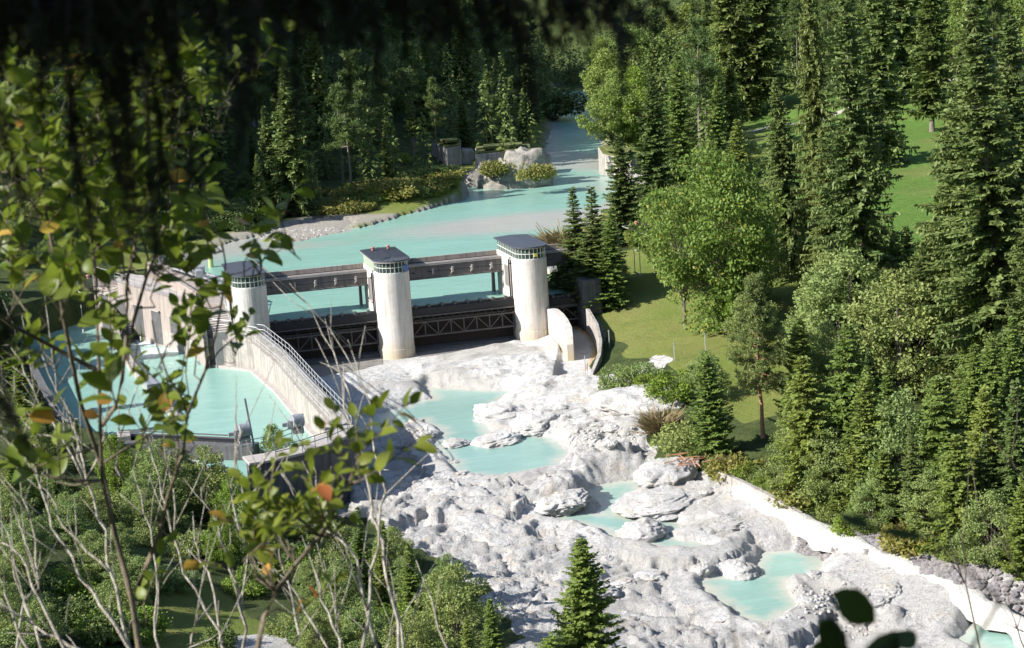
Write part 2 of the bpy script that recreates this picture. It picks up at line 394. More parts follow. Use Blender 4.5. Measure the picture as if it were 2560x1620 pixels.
def axis(parts):
    out = []
    for a, b, st in parts: out.append(np.arange(a, b-1e-6, st))
    return np.concatenate(out+[[parts[-1][1]]])
gx = axis([(-900,-300,60),(-300,-100,12),(-100,-46,2.5),(-46,-26,.8),(-26,28,.2),(28,60,.9),(60,150,2.5),(150,300,8),(300,1000,50)])
gy = axis([(-900,-260,60),(-260,-200,8),(-200,-114,1.6),(-114,-60,.24),(-60,4,.2),(4,60,1.0),(60,190,1.2),(190,360,3.5),(360,600,12),(600,1500,60)])
GX, GY = np.meshgrid(gx, gy)
GH, GBED, GSAND = terrain(GX, GY)
def hgt(x, y):
    i = int(np.clip(np.searchsorted(gx, x)-1, 0, len(gx)-2)); j = int(np.clip(np.searchsorted(gy, y)-1, 0, len(gy)-2))
    a = (x-gx[i])/(gx[i+1]-gx[i]); b = (y-gy[j])/(gy[j+1]-gy[j])
    return float((GH[j, i]*(1-a)+GH[j, i+1]*a)*(1-b)+(GH[j+1, i]*(1-a)+GH[j+1, i+1]*a)*b)
def hit(u, v):                                 # where a sight line meets the ground
    d = cF + cR*(u-1280)/CF - cU*(v-810)/CF
    t = 45.0
    while t < 1500:
        q = CC+d*t
        if q[2] < hgt(q[0], q[1]): break
        t *= 1.004
    return q
def top_h(base, u, v):                         # height a thing at base needs for its top to reach (u, v)
    d = cF + cR*(u-1280)/CF - cU*(v-810)/CF
    t = np.hypot(base[0]-CC[0], base[1]-CC[1])/np.hypot(d[0], d[1])
    return (CC+d*t)[2]-base[2]

def rockcol(n, p):
    w1 = noise(n, .25, p, 7, .65, .8); w2 = noise(n, 1.4, p, 10, .72); w3 = noise(n, 6, p, 10, .78)
    yy = N(n, 'SeparateXYZ'); n.links.new(p, yy.inputs[0])
    dn = ramp(n, mth(n, 'MULTIPLY', yy.outputs[1], -.01), [(.15, 0), (.6, 1)])
    rock = mix(n, ramp(n, mth(n, 'ADD', w1, mth(n, 'MULTIPLY', dn, .13)), [(.46, 0), (.62, 1)]), (.78, .76, .73), (.62, .60, .58))
    rock = mix(n, mth(n, 'SUBTRACT', 1.0, mth(n, 'MULTIPLY', dn, 3.0)), rock, (.78, .765, .74))
    rock = mix(n, ramp(n, noise(n, .55, p, 5, .65), [(.52, 0), (.68, .75)]), rock, (.64, .56, .46))
    rock = mix(n, ramp(n, w2, [(.52, 0), (.68, .75)]), rock, (.38, .37, .375))
    st = noise(n, 1.0, mapped(n, (.9, 3.4, 5.0)), 9, .75, 1.0)
    rock = mix(n, ramp(n, st, [(.56, 0), (.68, .6)]), rock, (.31, .30, .30))
    rock = mix(n, ramp(n, w3, [(.54, 0), (.68, .85)]), rock, (.20, .195, .20))
    rock = mix(n, ramp(n, w3, [(.30, .8), (.42, 0)]), rock, (.80, .78, .75))
    cr = mth(n, 'ABSOLUTE', mth(n, 'SUBTRACT', noise(n, .8, p, 8, .6, 1.2), .5))
    rock = mix(n, mth(n, 'MULTIPLY', ramp(n, cr, [(0, 1), (.012, 0)]), .75), rock, (.09, .088, .09))
    return rock, w2, w3
def ground_mat():
    m, n, b = newmat('ground_surface')
    p = pos(n)
    at = N(n, 'Attribute', attribute_name='zone'); sp = N(n, 'SeparateColor'); n.links.new(at.outputs['Color'], sp.inputs[0])
    at2 = N(n, 'Attribute', attribute_name='zone2'); sp2 = N(n, 'SeparateColor'); n.links.new(at2.outputs['Color'], sp2.inputs[0])
    rock, w2, w3 = rockcol(n, p)
    sandc = mix(n, ramp(n, noise(n, 2.2, p, 8, .7), [(.35, 0), (.7, 1)]), (.56, .49, .40), (.64, .61, .56))
    peb = mix(n, ramp(n, noise(n, 14, p, 3, .8), [(.42, 0), (.58, 1)]), (.34, .33, .32), (.74, .73, .71))
    sandc = mix(n, .55, sandc, peb)
    rock = mix(n, sp2.outputs[0], rock, sandc)
    # grass
    g1 = noise(n, .12, p, 5, .6); g2 = noise(n, 1.6, mapped(n, (1, .5, 1)), 8, .75); g3 = noise(n, 12, p, 4, .8)
    grass = mix(n, ramp(n, g1, [(.35, 0), (.65, 1)]), (.165, .235, .04), (.26, .27, .08))
    grass = mix(n, ramp(n, g2, [(.42, 0), (.7, .7)]), grass, (.25, .235, .075))
    grass = mix(n, ramp(n, g3, [(.48, 0), (.7, .55)]), grass, (.045, .09, .015))
    lush = mix(n, ramp(n, g2, [(.4, 0), (.7, 1)]), (.10, .20, .03), (.17, .26, .055))
    lush = mix(n, ramp(n, noise(n, .07, p, 6, .7), [(.48, 0), (.66, .8)]), lush, (.22, .23, .07))
    lush = mix(n, ramp(n, noise(n, .9, mapped(n, (.25, 1.2, 1)), 5, .7), [(.5, 0), (.62, .45)]), lush, (.075, .14, .025))
    lush = mix(n, ramp(n, g3, [(.5, 0), (.75, .45)]), lush, (.05, .14, .015))
    grass = mix(n, sp2.outputs[2], grass, lush)
    # forest floor
    flo = mix(n, ramp(n, noise(n, .5, p, 8, .7), [(.38, 0), (.64, 1)]), (.04, .065, .018), (.10, .125, .04))
    flo = mix(n, ramp(n, noise(n, 3.5, p, 6, .75), [(.52, 0), (.75, .6)]), flo, (.13, .12, .06))
    col = mix(n, ramp(n, mth(n, 'ADD', sp.outputs[1], mth(n, 'MULTIPLY', mth(n, 'SUBTRACT', g2, .5), .8)), [(.45, 0), (.6, 1)]), flo, grass)
    col = mix(n, ramp(n, mth(n, 'ADD', sp.outputs[0], mth(n, 'MULTIPLY', mth(n, 'SUBTRACT', w2, .5), .5)), [(.42, 0), (.55, 1)]), col, rock)
    # gravel and wet silt
    col = mix(n, sp.outputs[2], col, mix(n, 1.0, mix(n, .5, sandc, peb), (.72, .68, .62), 'MULTIPLY'))
    alg = mix(n, ramp(n, noise(n, 1.2, mapped(n, (1, .4, 1)), 6, .7), [(.4, 0), (.62, 1)]), (.62, .42, .10), (.50, .22, .08))
    col = mix(n, sp2.outputs[1], col, alg)
    n.links.new(col, b.inputs['Base Color']); b.inputs['Roughness'].default_value = .92; b.inputs['Specular IOR Level'].default_value = .2
    hb = mth(n, 'ADD', mth(n, 'MULTIPLY', w2, .6), mth(n, 'MULTIPLY', w3, .35))
    bump(n, b, mth(n, 'ADD', hb, mth(n, 'MULTIPLY', g3, .15)), 1.0, .55)
    return m
M = {}
M['ground'] = ground_mat()

s_m = sdpoly(GX, GY, MEAD)+4*pn(GX/9, GY/9, 101)
lush = 1-sstep(-4, 4, sdpoly(GX, GY, [(36,10),(50,22),(66,45),(84,90),(104,146),(116,184),(128,176),(135,140),(141,112),(140,82),(122,45),(100,12),(70,-10),(45,-12)])+5*pn(GX/12, GY/12, 103))
s_b = sdpoly(GX, GY, BAR1)
glades = np.zeros(GX.shape)
for u, v, r in ((470,1470,4.5),(330,1440,3),(560,1540,4),(260,1400,2),(470,1560,4)):
    c = P(u, v, 3.5); glades = np.maximum(glades, 1-sstep(.5, 1.1, np.hypot(GX-c[0], (GY-c[1])*.5)/r))
s_r = sdpoly(GX, GY, RIV)
z_grass = np.maximum.reduce([1-sstep(-1.5, 1.5, s_m), glades, .75*(1-sstep(3, 12, s_r))*(GY > 8), .9*((GX > 22) & (GX < 36) & (GY > -50) & (GY < 16) & (GBED < .3)),
                             .55*((GY < -115) & (GX < 20))])
for (u, v, ru, rv) in ((1020,505,15,8),(930,520,10,6),(1110,490,8,7)):
    c = P(u, v, WL); z_grass = np.maximum(z_grass, .95*np.exp(-(((GX-c[0])/ru)**2+((GY-c[1])/rv/1.5)**2)**2))
z_grav = np.maximum((1-sstep(-.5, 1.2, s_b)), ((s_r < .6) & (s_r > -8) & (GY > 8))*1.0*sstep(.6, .0, s_r))
s_b2 = sdpoly(GX, GY, [tuple(P(u, v, WL)[:2]) for u, v in ((500,628),(560,606),(640,600),(880,570),(1040,540),(900,545),(780,548),(690,566),(580,590))])
z_grav = np.maximum(z_grav, .9*(1-sstep(-.5, 1.5, s_b2)))
z_rock = GBED.copy()
s_c = sdpoly(GX, GY, CHUTE)
z_rock = np.where(s_c < .1, 1, z_rock)
z_rock = np.where(sdpoly(GX, GY, BASIN) < -.6, 1, z_rock)
z_grass = np.where((GX < -17) & (GX > -40) & (GY < 52) & (GY > -10), 0, z_grass)
for (u, v, r) in ((690,1590,2.4),(640,1575,1.6),(2490,1420,2.0)):       # bare grey rock in the shrub slope
    c = P(u, v, 3.0 if u < 1000 else 0); z_rock = np.maximum(z_rock, 1-sstep(.6, 1.2, np.hypot(GX-c[0], (GY-c[1])*.5)/r+.25*pn(GX, GY, 104)))
algae = (s_c < 0)*sstep(.9, .2, np.abs(sdpoly(GX, GY, [(22.6,3),(23.1,-3),(22.1,-9),(19.3,-15),(16.5,-20),(16.4,-20),(19.1,-14.8),(21.7,-8.8),(22.7,-3),(22.2,3)]))/1.5)
z2r = np.clip(GSAND*1.3, 0, 1)
peb = 1-sstep(-1, 1.5, sdpoly(GX, GY, pix([(1960,1470),(2080,1470),(2150,1520),(2200,1560),(2080,1580),(1990,1530)], -3))+.6*pn(GX, GY, 106))
peb = np.maximum(peb, 1-sstep(-1, 1.0, sdpoly(GX, GY, pix([(975,1085),(1030,1060),(1075,1090),(1060,1120),(1000,1115)], -.8))))
peb = np.maximum(peb, .9*(1-sstep(-1, 1.0, sdpoly(GX, GY, pix([(1380,1090),(1500,1080),(1600,1090),(1560,1130),(1440,1125)], -.5)))))
z2r = np.maximum(z2r, peb)
z2r = np.maximum(z2r, .85*(1-sstep(-1, 1.5, sdpoly(GX, GY, pix([(860,1290),(960,1250),(1010,1290),(960,1330),(900,1320)], -1.8)))))
nx, ny = len(gx), len(gy)
VV = np.c_[GX.ravel(), GY.ravel(), GH.ravel()]
ii = (np.arange(ny-1)[:, None]*nx+np.arange(nx-1)[None, :])
FF = np.stack([ii, ii+1, ii+1+nx, ii+nx], -1).reshape(-1, 4)
cx_ = GX[:-1, :-1].ravel(); bedf = (z_rock[:-1, :-1] > .5).ravel(); meaf = ((s_m[:-1, :-1] < 0) & (z_rock[:-1, :-1] <= .5)).ravel()
cls = np.where(bedf, 1, np.where(meaf, 2, 0))
Z1 = np.stack([z_rock, z_grass, z_grav, np.ones_like(z_rock)], -1).reshape(-1, 4)
Z2 = np.stack([z2r, algae, lush, np.ones_like(z_rock)], -1).reshape(-1, 4)
for k, nm in ((0, 'ground'), (1, 'riverbed'), (2, 'meadow')):
    f = FF[cls == k]; used = np.unique(f); remap = np.zeros(len(VV), np.int64); remap[used] = np.arange(len(used))
    o = mk(nm, VV[used], remap[f], M['ground'], smooth=True)
    for an, Z in (('zone', Z1), ('zone2', Z2)):
        a = o.data.color_attributes.new(an, 'FLOAT_COLOR', 'POINT'); a.data.foreach_set('color', Z[used].ravel().astype(np.float32))
    tag(o, None, kind='structure')

# ------------------------------------------------------------------ water
def water_mat(name, deep, shallow, foam=False, wave=1.0):
    m, n, b = newmat(name)
    p = pos(n)
    at = N(n, 'Attribute', attribute_name='depth'); sp = N(n, 'SeparateColor'); n.links.new(at.outputs['Color'], sp.inputs[0])
    big = mth(n, 'ADD', ramp(n, noise(n, .05, mapped(n, (1, 2.2, 1)), 5, .6), [(.35, 0), (.7, .4)]), ramp(n, noise(n, .5, mapped(n, (.5, 3, 1)), 6, .7), [(.45, 0), (.75, .45)]))
    col = mix(n, big, deep, tuple(min(1, c*1.25+.03) for c in deep))
    f = mth(n, 'ADD', sp.outputs[0], mth(n, 'MULTIPLY', mth(n, 'SUBTRACT', noise(n, .5, mapped(n, (1, 1.8, 1)), 6, .65), .5), .7))
    col = mix(n, ramp(n, f, [(.15, 1), (.75, 0)]), col, shallow)
    if foam:
        ff = mth(n, 'ADD', sp.outputs[1], mth(n, 'MULTIPLY', mth(n, 'SUBTRACT', noise(n, 1.5, mapped(n, (1.6, .8, 1)), 8, .75), .5), 1.1))
        col = mix(n, ramp(n, ff, [(.4, 0), (.75, 1)]), col, (.85, .9, .88))
    n.links.new(col, b.inputs['Base Color']); b.inputs['Roughness'].default_value = .22; b.inputs['IOR'].default_value = 1.33
    wv = mth(n, 'ADD', noise(n, 1.2, mapped(n, (1, 2.6, 1)), 6, .65), mth(n, 'MULTIPLY', noise(n, .25, mapped(n, (1, 2.5, 1)), 3), 1.5))
    bump(n, b, wv, .35*wave, .16)
    return m
M['river'] = water_mat('river_water', (.235, .42, .345), (.42, .42, .38), foam=True, wave=1.2)
M['basinw'] = water_mat('basin_water', (.24, .42, .36), (.44, .47, .41), foam=True, wave=1.2)
M['poolw'] = water_mat('pool_water', (.235, .375, .325), (.48, .47, .40), wave=.5)
def water(name, poly, z, margin, mat, step, foamf=None, clip=None, greyed=None):
    pl = np.array([p[:2] for p in poly]); x0, y0 = pl.min(0)-margin; x1, y1 = pl.max(0)+margin
    xs = np.arange(x0, x1, step); ys = np.arange(y0, y1, step); X, Y = np.meshgrid(xs, ys)
    s = sdpoly(X, Y, poly)
    keep = s < margin
    if clip is not None: keep &= clip(X, Y)
    idx = np.searchsorted(gx, X)-1; jdx = np.searchsorted(gy, Y)-1
    hh = GH[np.clip(jdx, 0, ny-1), np.clip(idx, 0, nx-1)]
    dep = np.clip((z-hh)/1.0, 0, 1)
    if greyed is not None: dep = dep*np.clip(1-greyed(X, Y), -.3, 1)  # listed patches are drawn towards the greyer colour
    fo = foamf(X, Y) if foamf else np.zeros(X.shape)
    n_ = len(xs); q = (np.arange(len(ys)-1)[:, None]*n_+np.arange(n_-1)[None, :]); F = np.stack([q, q+1, q+1+n_, q+n_], -1).reshape(-1, 4)
    K = keep.ravel(); F = F[K[F].all(1)]
    used = np.unique(F); rm = np.zeros(K.size, np.int64); rm[used] = np.arange(len(used))
    V = np.c_[X.ravel(), Y.ravel(), np.full(X.size, z)]
    o = mk(name, V[used], rm[F], mat, smooth=True)
    C = np.stack([dep, fo, dep*0, dep*0+1], -1).reshape(-1, 4)[used]
    a = o.data.color_attributes.new('depth', 'FLOAT_COLOR', 'POINT'); a.data.foreach_set('color', C.ravel().astype(np.float32))
    return tag(o, None, kind='structure')
def blob(X, Y, L, z):
    s = np.zeros(X.shape)
    for u, v, ru, rv, a in L:
        c = P(u, v, z); s = np.maximum(s, a*np.exp(-(((X-c[0])/ru)**2+((Y-c[1])/rv)**2)))
    return s
water('river', RIV, WL, 5, M['river'], .8, clip=lambda X, Y: (Y > 1.8) & ((Y > 46) | (X > -18.6)) & (X < 22.3+np.clip((Y-3)*2, 0, 300)),
      greyed=lambda X, Y: blob(X, Y, [(1340,552,24,11,1.3),(1200,560,10,4,.7),(1430,400,9,24,1.3),(1470,450,8,12,.6),(1380,370,5,10,.7),(560,618,12,14,1.0),(650,625,16,5,.8),(470,650,8,10,.8),(1440,262,9,60,.95),(1500,470,6,10,.6)], WL))
water('basin_water', BASIN, 1.0, .6, M['basinw'], .4,
      foamf=lambda X, Y: blob(X, Y, [(400,848,4.5,4.5,1.1),(445,870,3,3,.9),(380,880,3,5,.7),(430,915,2,5,.45),(130,812,6,4,.9),(270,790,3,5,.9),(340,860,3,5,.6)], 1))
for i, (pl, wl) in enumerate(((POOL1, -1.0), (POOL2, -2.0), (POOL3, -3.0), (POOL4, -3.6))):
    water('rock_pool', pl, wl, 1.4, M['poolw'], .3)
# ------------------------------------------------------------------ weir
M['conc'] = concrete('pale_concrete', (.66, .62, .57), (.54, .50, .46), (.24, .21, .18), (0.6, 3.6, (.47, .36, .17)), .75)
M['beam'] = concrete('stained_concrete', (.24, .215, .20), (.16, .145, .14), (.07, .06, .06), None, .7)
M['deck'] = concrete('deck_concrete', (.46, .42, .39), (.36, .33, .31), (.2, .17, .15), None, .4)
M['wallc'] = concrete('wall_concrete', (.46, .43, .39), (.30, .275, .25), (.12, .09, .065), None, 1.0)
M['pinkc'] = concrete('reddish_concrete', (.38, .31, .27), (.36, .33, .30), (.15, .11, .09), None, 1.0)
M['apronc'] = concrete('shade_dark_apron', (.17, .155, .14), (.30, .285, .26), (.07, .06, .05), None, .6)  # brown-grey concrete, darkened to widen the shade strip before the gates
M['oldc'] = concrete('weathered_dark_concrete', (.15, .148, .15), (.08, .08, .082), (.03, .03, .03), None, .9)
M['roof'] = plain('slate_blue_sheet_roof', (.075, .082, .10), .5, .0, .3, 3)
M['seam'] = plain('dark_roof_seam', (.035, .038, .045), .6, 0, .2)
M['steel'] = plain('dark_gate_steel', (.03, .03, .034), .55, .3, .35)
M['rust'] = plain('rusty_brown_steel', (.035, .024, .02), .8, 0, .5)
M['truss'] = plain('grey_truss_steel', (.13, .12, .115), .6, .2, .4)
M['galv'] = plain('pale_galvanised_steel', (.52, .53, .54), .4, .3, .3)
M['white'] = plain('white_window_frame', (.68, .70, .64), .5, 0, .2)
M['green'] = plain('pale_green_panel', (.36, .42, .33), .5, 0, .2)
M['grey'] = plain('grey_machine_paint', (.33, .35, .38), .5, .1, .3)
M['teal'] = plain('grey_green_rail_paint', (.16, .22, .21), .5, .1, .3)
M['blue'] = plain('blue_box_paint', (.10, .20, .42), .5, 0, .2)
M['yel'] = plain('yellow_paint', (.62, .55, .10), .5, 0, .2)
M['post'] = plain('yellow_green_paint', (.50, .58, .25), .5, 0, .25)
M['red'] = plain('orange_red_plastic', (.85, .16, .08), .45, 0, .15)
M['redd'] = plain('faded_red_metal', (.45, .20, .15), .6, 0, .3)
m, n, b = newmat('window_glass'); M['glass'] = m
n.links.new(mix(n, noise(n, 1.2, pos(n), 3), (.018, .028, .026), (.07, .10, .09)), b.inputs['Base Color']); b.inputs['Roughness'].default_value = .08

S = 16.3
def stad(w, y1, r=None, x=0, y0=0, n=12):     # rectangle with a round downstream nose
    r = r or w
    return [(x+w, y1), (x-w, y1), (x-w, y0)]+[(x-r*math.cos(math.pi*i/n), y0-r*math.sin(math.pi*i/n)) for i in range(1, n)]+[(x+w, y0)]
ZT = 10.1
def tower(ix, label):
    x = ix*S; t = thing('weir_tower', (x, 0, 0), label, 'weir tower', 'control towers of the weir')
    zb = -.6
    mb = MB(); w = 1.95
    n = 22
    out = [(x+w, 8.3), (x-w, 8.3), (x-w, 2.0), (x-w+.35, 2.0), (x-w+.35, 1.35), (x-w, 1.35), (x-w, 0)]+ \
          [(x-w*math.cos(math.pi*i/n), -w*math.sin(math.pi*i/n)) for i in range(1, n)]+[(x+w, 0), (x+w, 1.35), (x+w-.35, 1.35), (x+w-.35, 2.0), (x+w, 2.0)]
    mb.prism(out, zb, ZT); mb.build('pier', M['conc'], t)
    # slightly wider old footing
    fo = [(x+w+.004, .9), (x-w-.06, .9), (x-w-.06, -.1)]+[(x-(w+.05)*math.cos(math.pi*i/n), -(w+.05)*math.sin(math.pi*i/n)) for i in range(1, n)]+[(x+w+.004, -.1)]
    MB().prism(fo, zb, 1.35 if ix == 0 else (2.7 if ix == -1 else 1.7)).build('footing', M['conc'], t, bevel=.03)
    # recessed hatch on the left flank
    pb = MB().box(x-w-.03, x-w+.02, 2.6, 4.6, 6.4, 8.9).build('hatch', M['beam'], t)
    MB().box(x-w-.09, x-w-.032, 2.5, 2.62, 6.3, 9.0).box(x-w-.09, x-w-.032, 4.58, 4.7, 6.3, 9.0).box(x-w-.10, x-w-.034, 2.5, 4.7, 8.95, 9.1).box(x-w-.22, x-w-.034, 2.5, 4.7, 6.2, 6.33).build('hatch_frame', M['deck'], pb)
    MB().bar((x-w-.06, 1.2, 1.5), (x-w-.06, 1.2, ZT-.3), .09).bar((x-w-.08, 2.15, 1.5), (x-w-.08, 2.15, ZT-.3), .12).build('guide_rail', M['steel'], t)
    # lamp brackets
    for s in (-1, 1):
        lb = MB().bar((x+s*w, .3, 9.55), (x+s*(w+.45), .1, 9.7), .05)
        lb.tube([(x+s*(w+.40), .1, 9.62), (x+s*(w+.62), .02, 9.58)], [.07, .11], 8); lb.build('lamp_bracket', M['steel'], t)
    # control room
    wi = w-.10
    MB().prism(stad(wi-.06, 8.0, x=x, n=12), ZT, 11.42).build('glazing', M['glass'], t)
    fr = MB(); o2 = stad(wi, 8.0, x=x, n=12)
    def band(z0, z1, th):
        k = len(o2)
        oi = stad(wi-th, 8.0-th, x=x, n=12)
        b0 = len(fr.v)
        for (a, c) in zip(o2, oi): fr.v.extend([(a[0], a[1], z0), (a[0], a[1], z1), (c[0], c[1], z1), (c[0], c[1], z0)])
        for i in range(k):
            j = (i+1) % k
            for q in range(4): fr.f.append((b0+i*4+q, b0+j*4+q, b0+j*4+(q+1) % 4, b0+i*4+(q+1) % 4))
    band(ZT+.003, ZT+.09, .16); band(10.72, 10.79, .12); band(11.33, 11.42, .16)
    pts = []
    for i in range(2, len(o2)): pts.append(o2[i])
    for k in range(1, 10): pts.append((x-wi, k*.8)); pts.append((x+wi, k*.8))
    for (a, c) in pts:
        d = np.array([a-x, min(c, 0)]); d = d/np.linalg.norm(d)
        q = (a-d[0]*.035, c-d[1]*.035); fr.bar((q[0], q[1], ZT+.05), (q[0], q[1], 11.36), .07, .075)
    fr.build('window_frame', M['white'], t)
    # solid panels on the rear flank
    if ix <= 0: MB().box(x-wi-.03, x-wi+.01, .9, 7.9, ZT+.02, 11.38).build('side_panel', M['green'], t)
    # roof
    ro = stad(2.12, 8.5, x=x, n=24); k = len(ro); ze, zr_ = 11.60, 11.70
    V = [(p[0], p[1], 11.44) for p in ro]+[(p[0], p[1], ze) for p in ro]+[(x, 8.5, zr_), (x, .4, zr_)]
    A_, B_ = 2*k, 2*k+1; F = [tuple(range(k-1, -1, -1))]+[(i, (i+1) % k, k+(i+1) % k, k+i) for i in range(k)]
    F.append((k, k+1, A_)); F.append((k+1, k+2, B_, A_)); F.append((k+k-1, k, A_, B_))
    for i in range(2, k-1): F.append((k+i, k+i+1, B_))
    rf = MB().add(V, F).build('roof', M['roof'], t)
    se = MB()
    for q in range(0, 12):
        y = .4+q*.72
        for s in (-1, 1): se.bar((x, y, zr_+.015), (x+s*2.12, y, ze+.015), .06, .05)
    for q in range(1, 8):
        an = math.pi*q/8; se.bar((x, .4, zr_+.015), (x-2.12*math.cos(an), -2.12*math.sin(an), ze+.015), .05, .05)
    se.bar((x, .4, zr_+.03), (x, 8.5, zr_+.03), .12, .07)
    sx = se.build('roof_seam', M['seam'], rf)
    for (dx, dy) in ((-.9, 6.6), (1.0, 6.9)):
        if ix == 1 and dx > 0: continue
        MB().tube([(x+dx, dy, 11.7), (x+dx, dy, 12.0)], [.16, .16], 10).tube([(x+dx, dy, 12.02), (x+dx, dy, 12.12)], [.27, .2], 10).build('roof_vent', M['redd'], rf)
    # gutter edge
    ge = MB(); k = len(ro)
    for i in range(k):
        a = ro[i]; c = ro[(i+1) % k]; ge.bar((a[0]-(a[0]-x)*.005, a[1], 11.40), (c[0]-(c[0]-x)*.005, c[1], 11.40), .05, .07)
    ge.build('eaves_trim', M['deck'], rf)
    return t
tw = [tower(-1, 'left concrete weir tower, the one rising behind the stairs and the railed walkway'),
      tower(0, 'middle concrete weir tower with two roof vents and a blue box at its window'),
      tower(1, 'right concrete weir tower beside the curved guide wall, yellow box behind its glass')]
MB().box(1.0, 1.55, -1.75, -1.25, 10.3, 10.95).build('cabinet', M['blue'], tw[1], bevel=.02)
MB().box(S+.02, S+.42, -1.95, -1.62, 10.42, 10.78).build('cabinet', M['yel'], tw[2], bevel=.02)
# round galvanised collar on the left tower nose
MB().box(-S+.2, -S+1.6, -2.35, -1.0, 2.2, 2.38).build('ledge', M['deck'], tw[0], bevel=.03)

def span(x0, x1, label, nbr):
    t = thing('bridge_span', ((x0+x1)/2, 2, 8.74), label, 'bridge', 'bridge spans between the towers')
    MB().box(x0, x1, 1.9, 4.3, 8.62, 10.2).build('girder', M['beam'], t)
    MB().box(x0, x1, 1.72, 4.5, 10.203, 10.36).box(x0, x1, 1.72, 1.98, 10.363, 10.5).build('deck', M['deck'], t)
    MB().box(x0, x1, 4.02, 4.3, 10.363, 10.9).build('parapet', M['pinkc'], t)
    MB().box(x0, x1, 2.5, 2.62, 10.363, 10.44).box(x0, x1, 3.5, 3.62, 10.363, 10.44).build('rail', M['rust'], t)
    MB().box(x0, x1, 1.78, 1.897, 8.62, 8.78).box(x0, x1, 1.80, 1.896, 9.98, 10.1).build('flange', M['beam'], t)
    L = x1-x0
    for k in range(nbr):
        bx = x0+L*(k+1.6)/(nbr+1.2)
        MB().bar((bx, 1.9, 9.55), (bx, 1.05, 9.55), .2, .14).bar((bx, 1.9, 9.0), (bx, 1.1, 9.5), .12).bar((bx, 1.05, 9.3), (bx, 1.05, 9.95), .2).build('bracket', M['deck'], t)
    if nbr: MB().tube([(x0+L*.26, 1.3, 9.58), (x1, 1.3, 9.58)], .045, 6).build('pipe', M['steel'], t)
    sh = Vector((0, 4.0, -.82)); t.location = t.location+sh          # the bridge crosses at the rear half of the towers
    return t
span(-S+1.96, -1.96, 'stained concrete bridge span joining the left and the middle tower', 4)
span(1.96, S-1.96, 'stained concrete bridge span joining the middle and the right tower', 4)
span(S+1.96, 22.1, 'short reddish bridge span right of the right tower, shaded by spruces', 0)

def gate(x0, x1, zt, label, n, zb=1.75):
    t = thing('weir_gate', ((x0+x1)/2, 2, zb), label, 'sluice gate', 'steel sluice gates of the weir')
    MB().box(x0, x1, 1.95, 2.12, .1, zt-.9).build('skin_plate', M['rust'], t)
    # overflow flap
    fl = MB(); fl.prism([(x0, .85), (x1, .85), (x1, 1.9), (x0, 1.9)], [zt-1.05]*4, [zt-.12, zt-.12, zt, zt])
    fl.build('flap', M['steel'], t, bevel=.02)
    MB().box(x0, x1, .72, .847, zt-1.12, zt-.97).build('flap_edge', M['truss'], t)
    bl = MB(); d = (x1-x0)/n
    for k in range(n):
        a = x0+d*(k+.35); bl.box(a, a+d*.22, 1.0, 1.7, zt-.10, zt+.22).box(a+d*.3, a+d*.92, 1.2, 1.32, zt-.1, zt+.12)
    bl.build('spoiler', M['truss'], t)
    tr = MB(); y = .75; z0, z1 = zb+.15, zb+1.75
    tr.bar((x0, y, z1), (x1, y, z1), .26, .14).bar((x0, y, z0), (x1, y, z0), .30, .16)
    tr.bar((x0, y+.9, z1+.1), (x1, y+.9, z1+.1), .2)
    for k in range(n+1):
        a = min(max(x0+d*k, x0+.06), x1-.06); tr.bar((a, y, z0), (a, y, z1), .11); tr.bar((a, y, z1), (a, y+1.1, z1+.9), .10); tr.bar((a, y, z0), (a, y+1.1, z0), .10)
        if k < n:
            e = min(x0+d*(k+1), x1-.06); 
            if k % 2: tr.bar((a, y+.02, z1), (e, y+.02, z0), .09)
            else: tr.bar((a, y+.02, z0), (e, y+.02, z1), .09)
    tr.build('truss', M['truss'], t)
    kb = MB().box(x0, x1, 1.1, 1.3, zt-1.46, zt-1.38)
    for k in range(n*2): kb.box(x0+d*(k+.5)/2-.09, x0+d*(k+.5)/2+.09, 1.0, 1.35, zt-1.42, zt-1.22)
    kb.build('seal_beam', M['steel'], t)
    return t
gate(-S+2.0, -2.0, 5.42, 'dark steel sluice gate with lattice truss between left and middle tower', 8)
gate(2.0, S-2.0, 5.42, 'dark steel sluice gate with lattice truss between middle and right tower', 8, 1.95)
gate(S+2.0, 22.1, 4.9, 'short dark sluice gate in the shaded opening right of the right tower', 2, 2.0)
# sill below the gates
for x0, x1, lb in ((-S+1.96, -1.96, 'dark wet concrete sill under the gate between left and middle tower'), (1.96, S-1.96, 'dark wet concrete sill under the gate between middle and right tower'), (S+1.96, 22.1, 'dark concrete sill under the short right gate')):
    o = MB().prism([(x0, .3), (x1, .3), (x1, 2.6), (x0, 2.6)], -1, [.55, .55, .75, .75]).build('gate_sill', M['oldc'])
    tag(o, lb, 'sill', 'concrete sills under the gates')
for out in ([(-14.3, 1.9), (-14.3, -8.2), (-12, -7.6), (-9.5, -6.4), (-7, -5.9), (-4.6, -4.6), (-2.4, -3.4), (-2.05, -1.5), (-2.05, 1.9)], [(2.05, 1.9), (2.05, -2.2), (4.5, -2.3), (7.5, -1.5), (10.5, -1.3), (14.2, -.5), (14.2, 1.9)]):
    o = MB().prism(out, -1, [.30+.01*p[0]+.03*math.sin(p[0]*3) for p in out]).build('apron', M['apronc'], bevel=.05); tag(o, None, kind='structure')  # slabs carry the strip of shade put into their colour
# submerged back posts seen over the gates
for x in (-2.45, S-2.45):
    o = MB().box(x-.12, x+.16, 8.302, 9.1, 2, 8.9).build('stop_log_post', M['beam'])
    tag(o, 'narrow concrete post standing in the water behind the '+('middle' if x < 0 else 'right')+' tower', 'post', 'upstream posts of the towers')
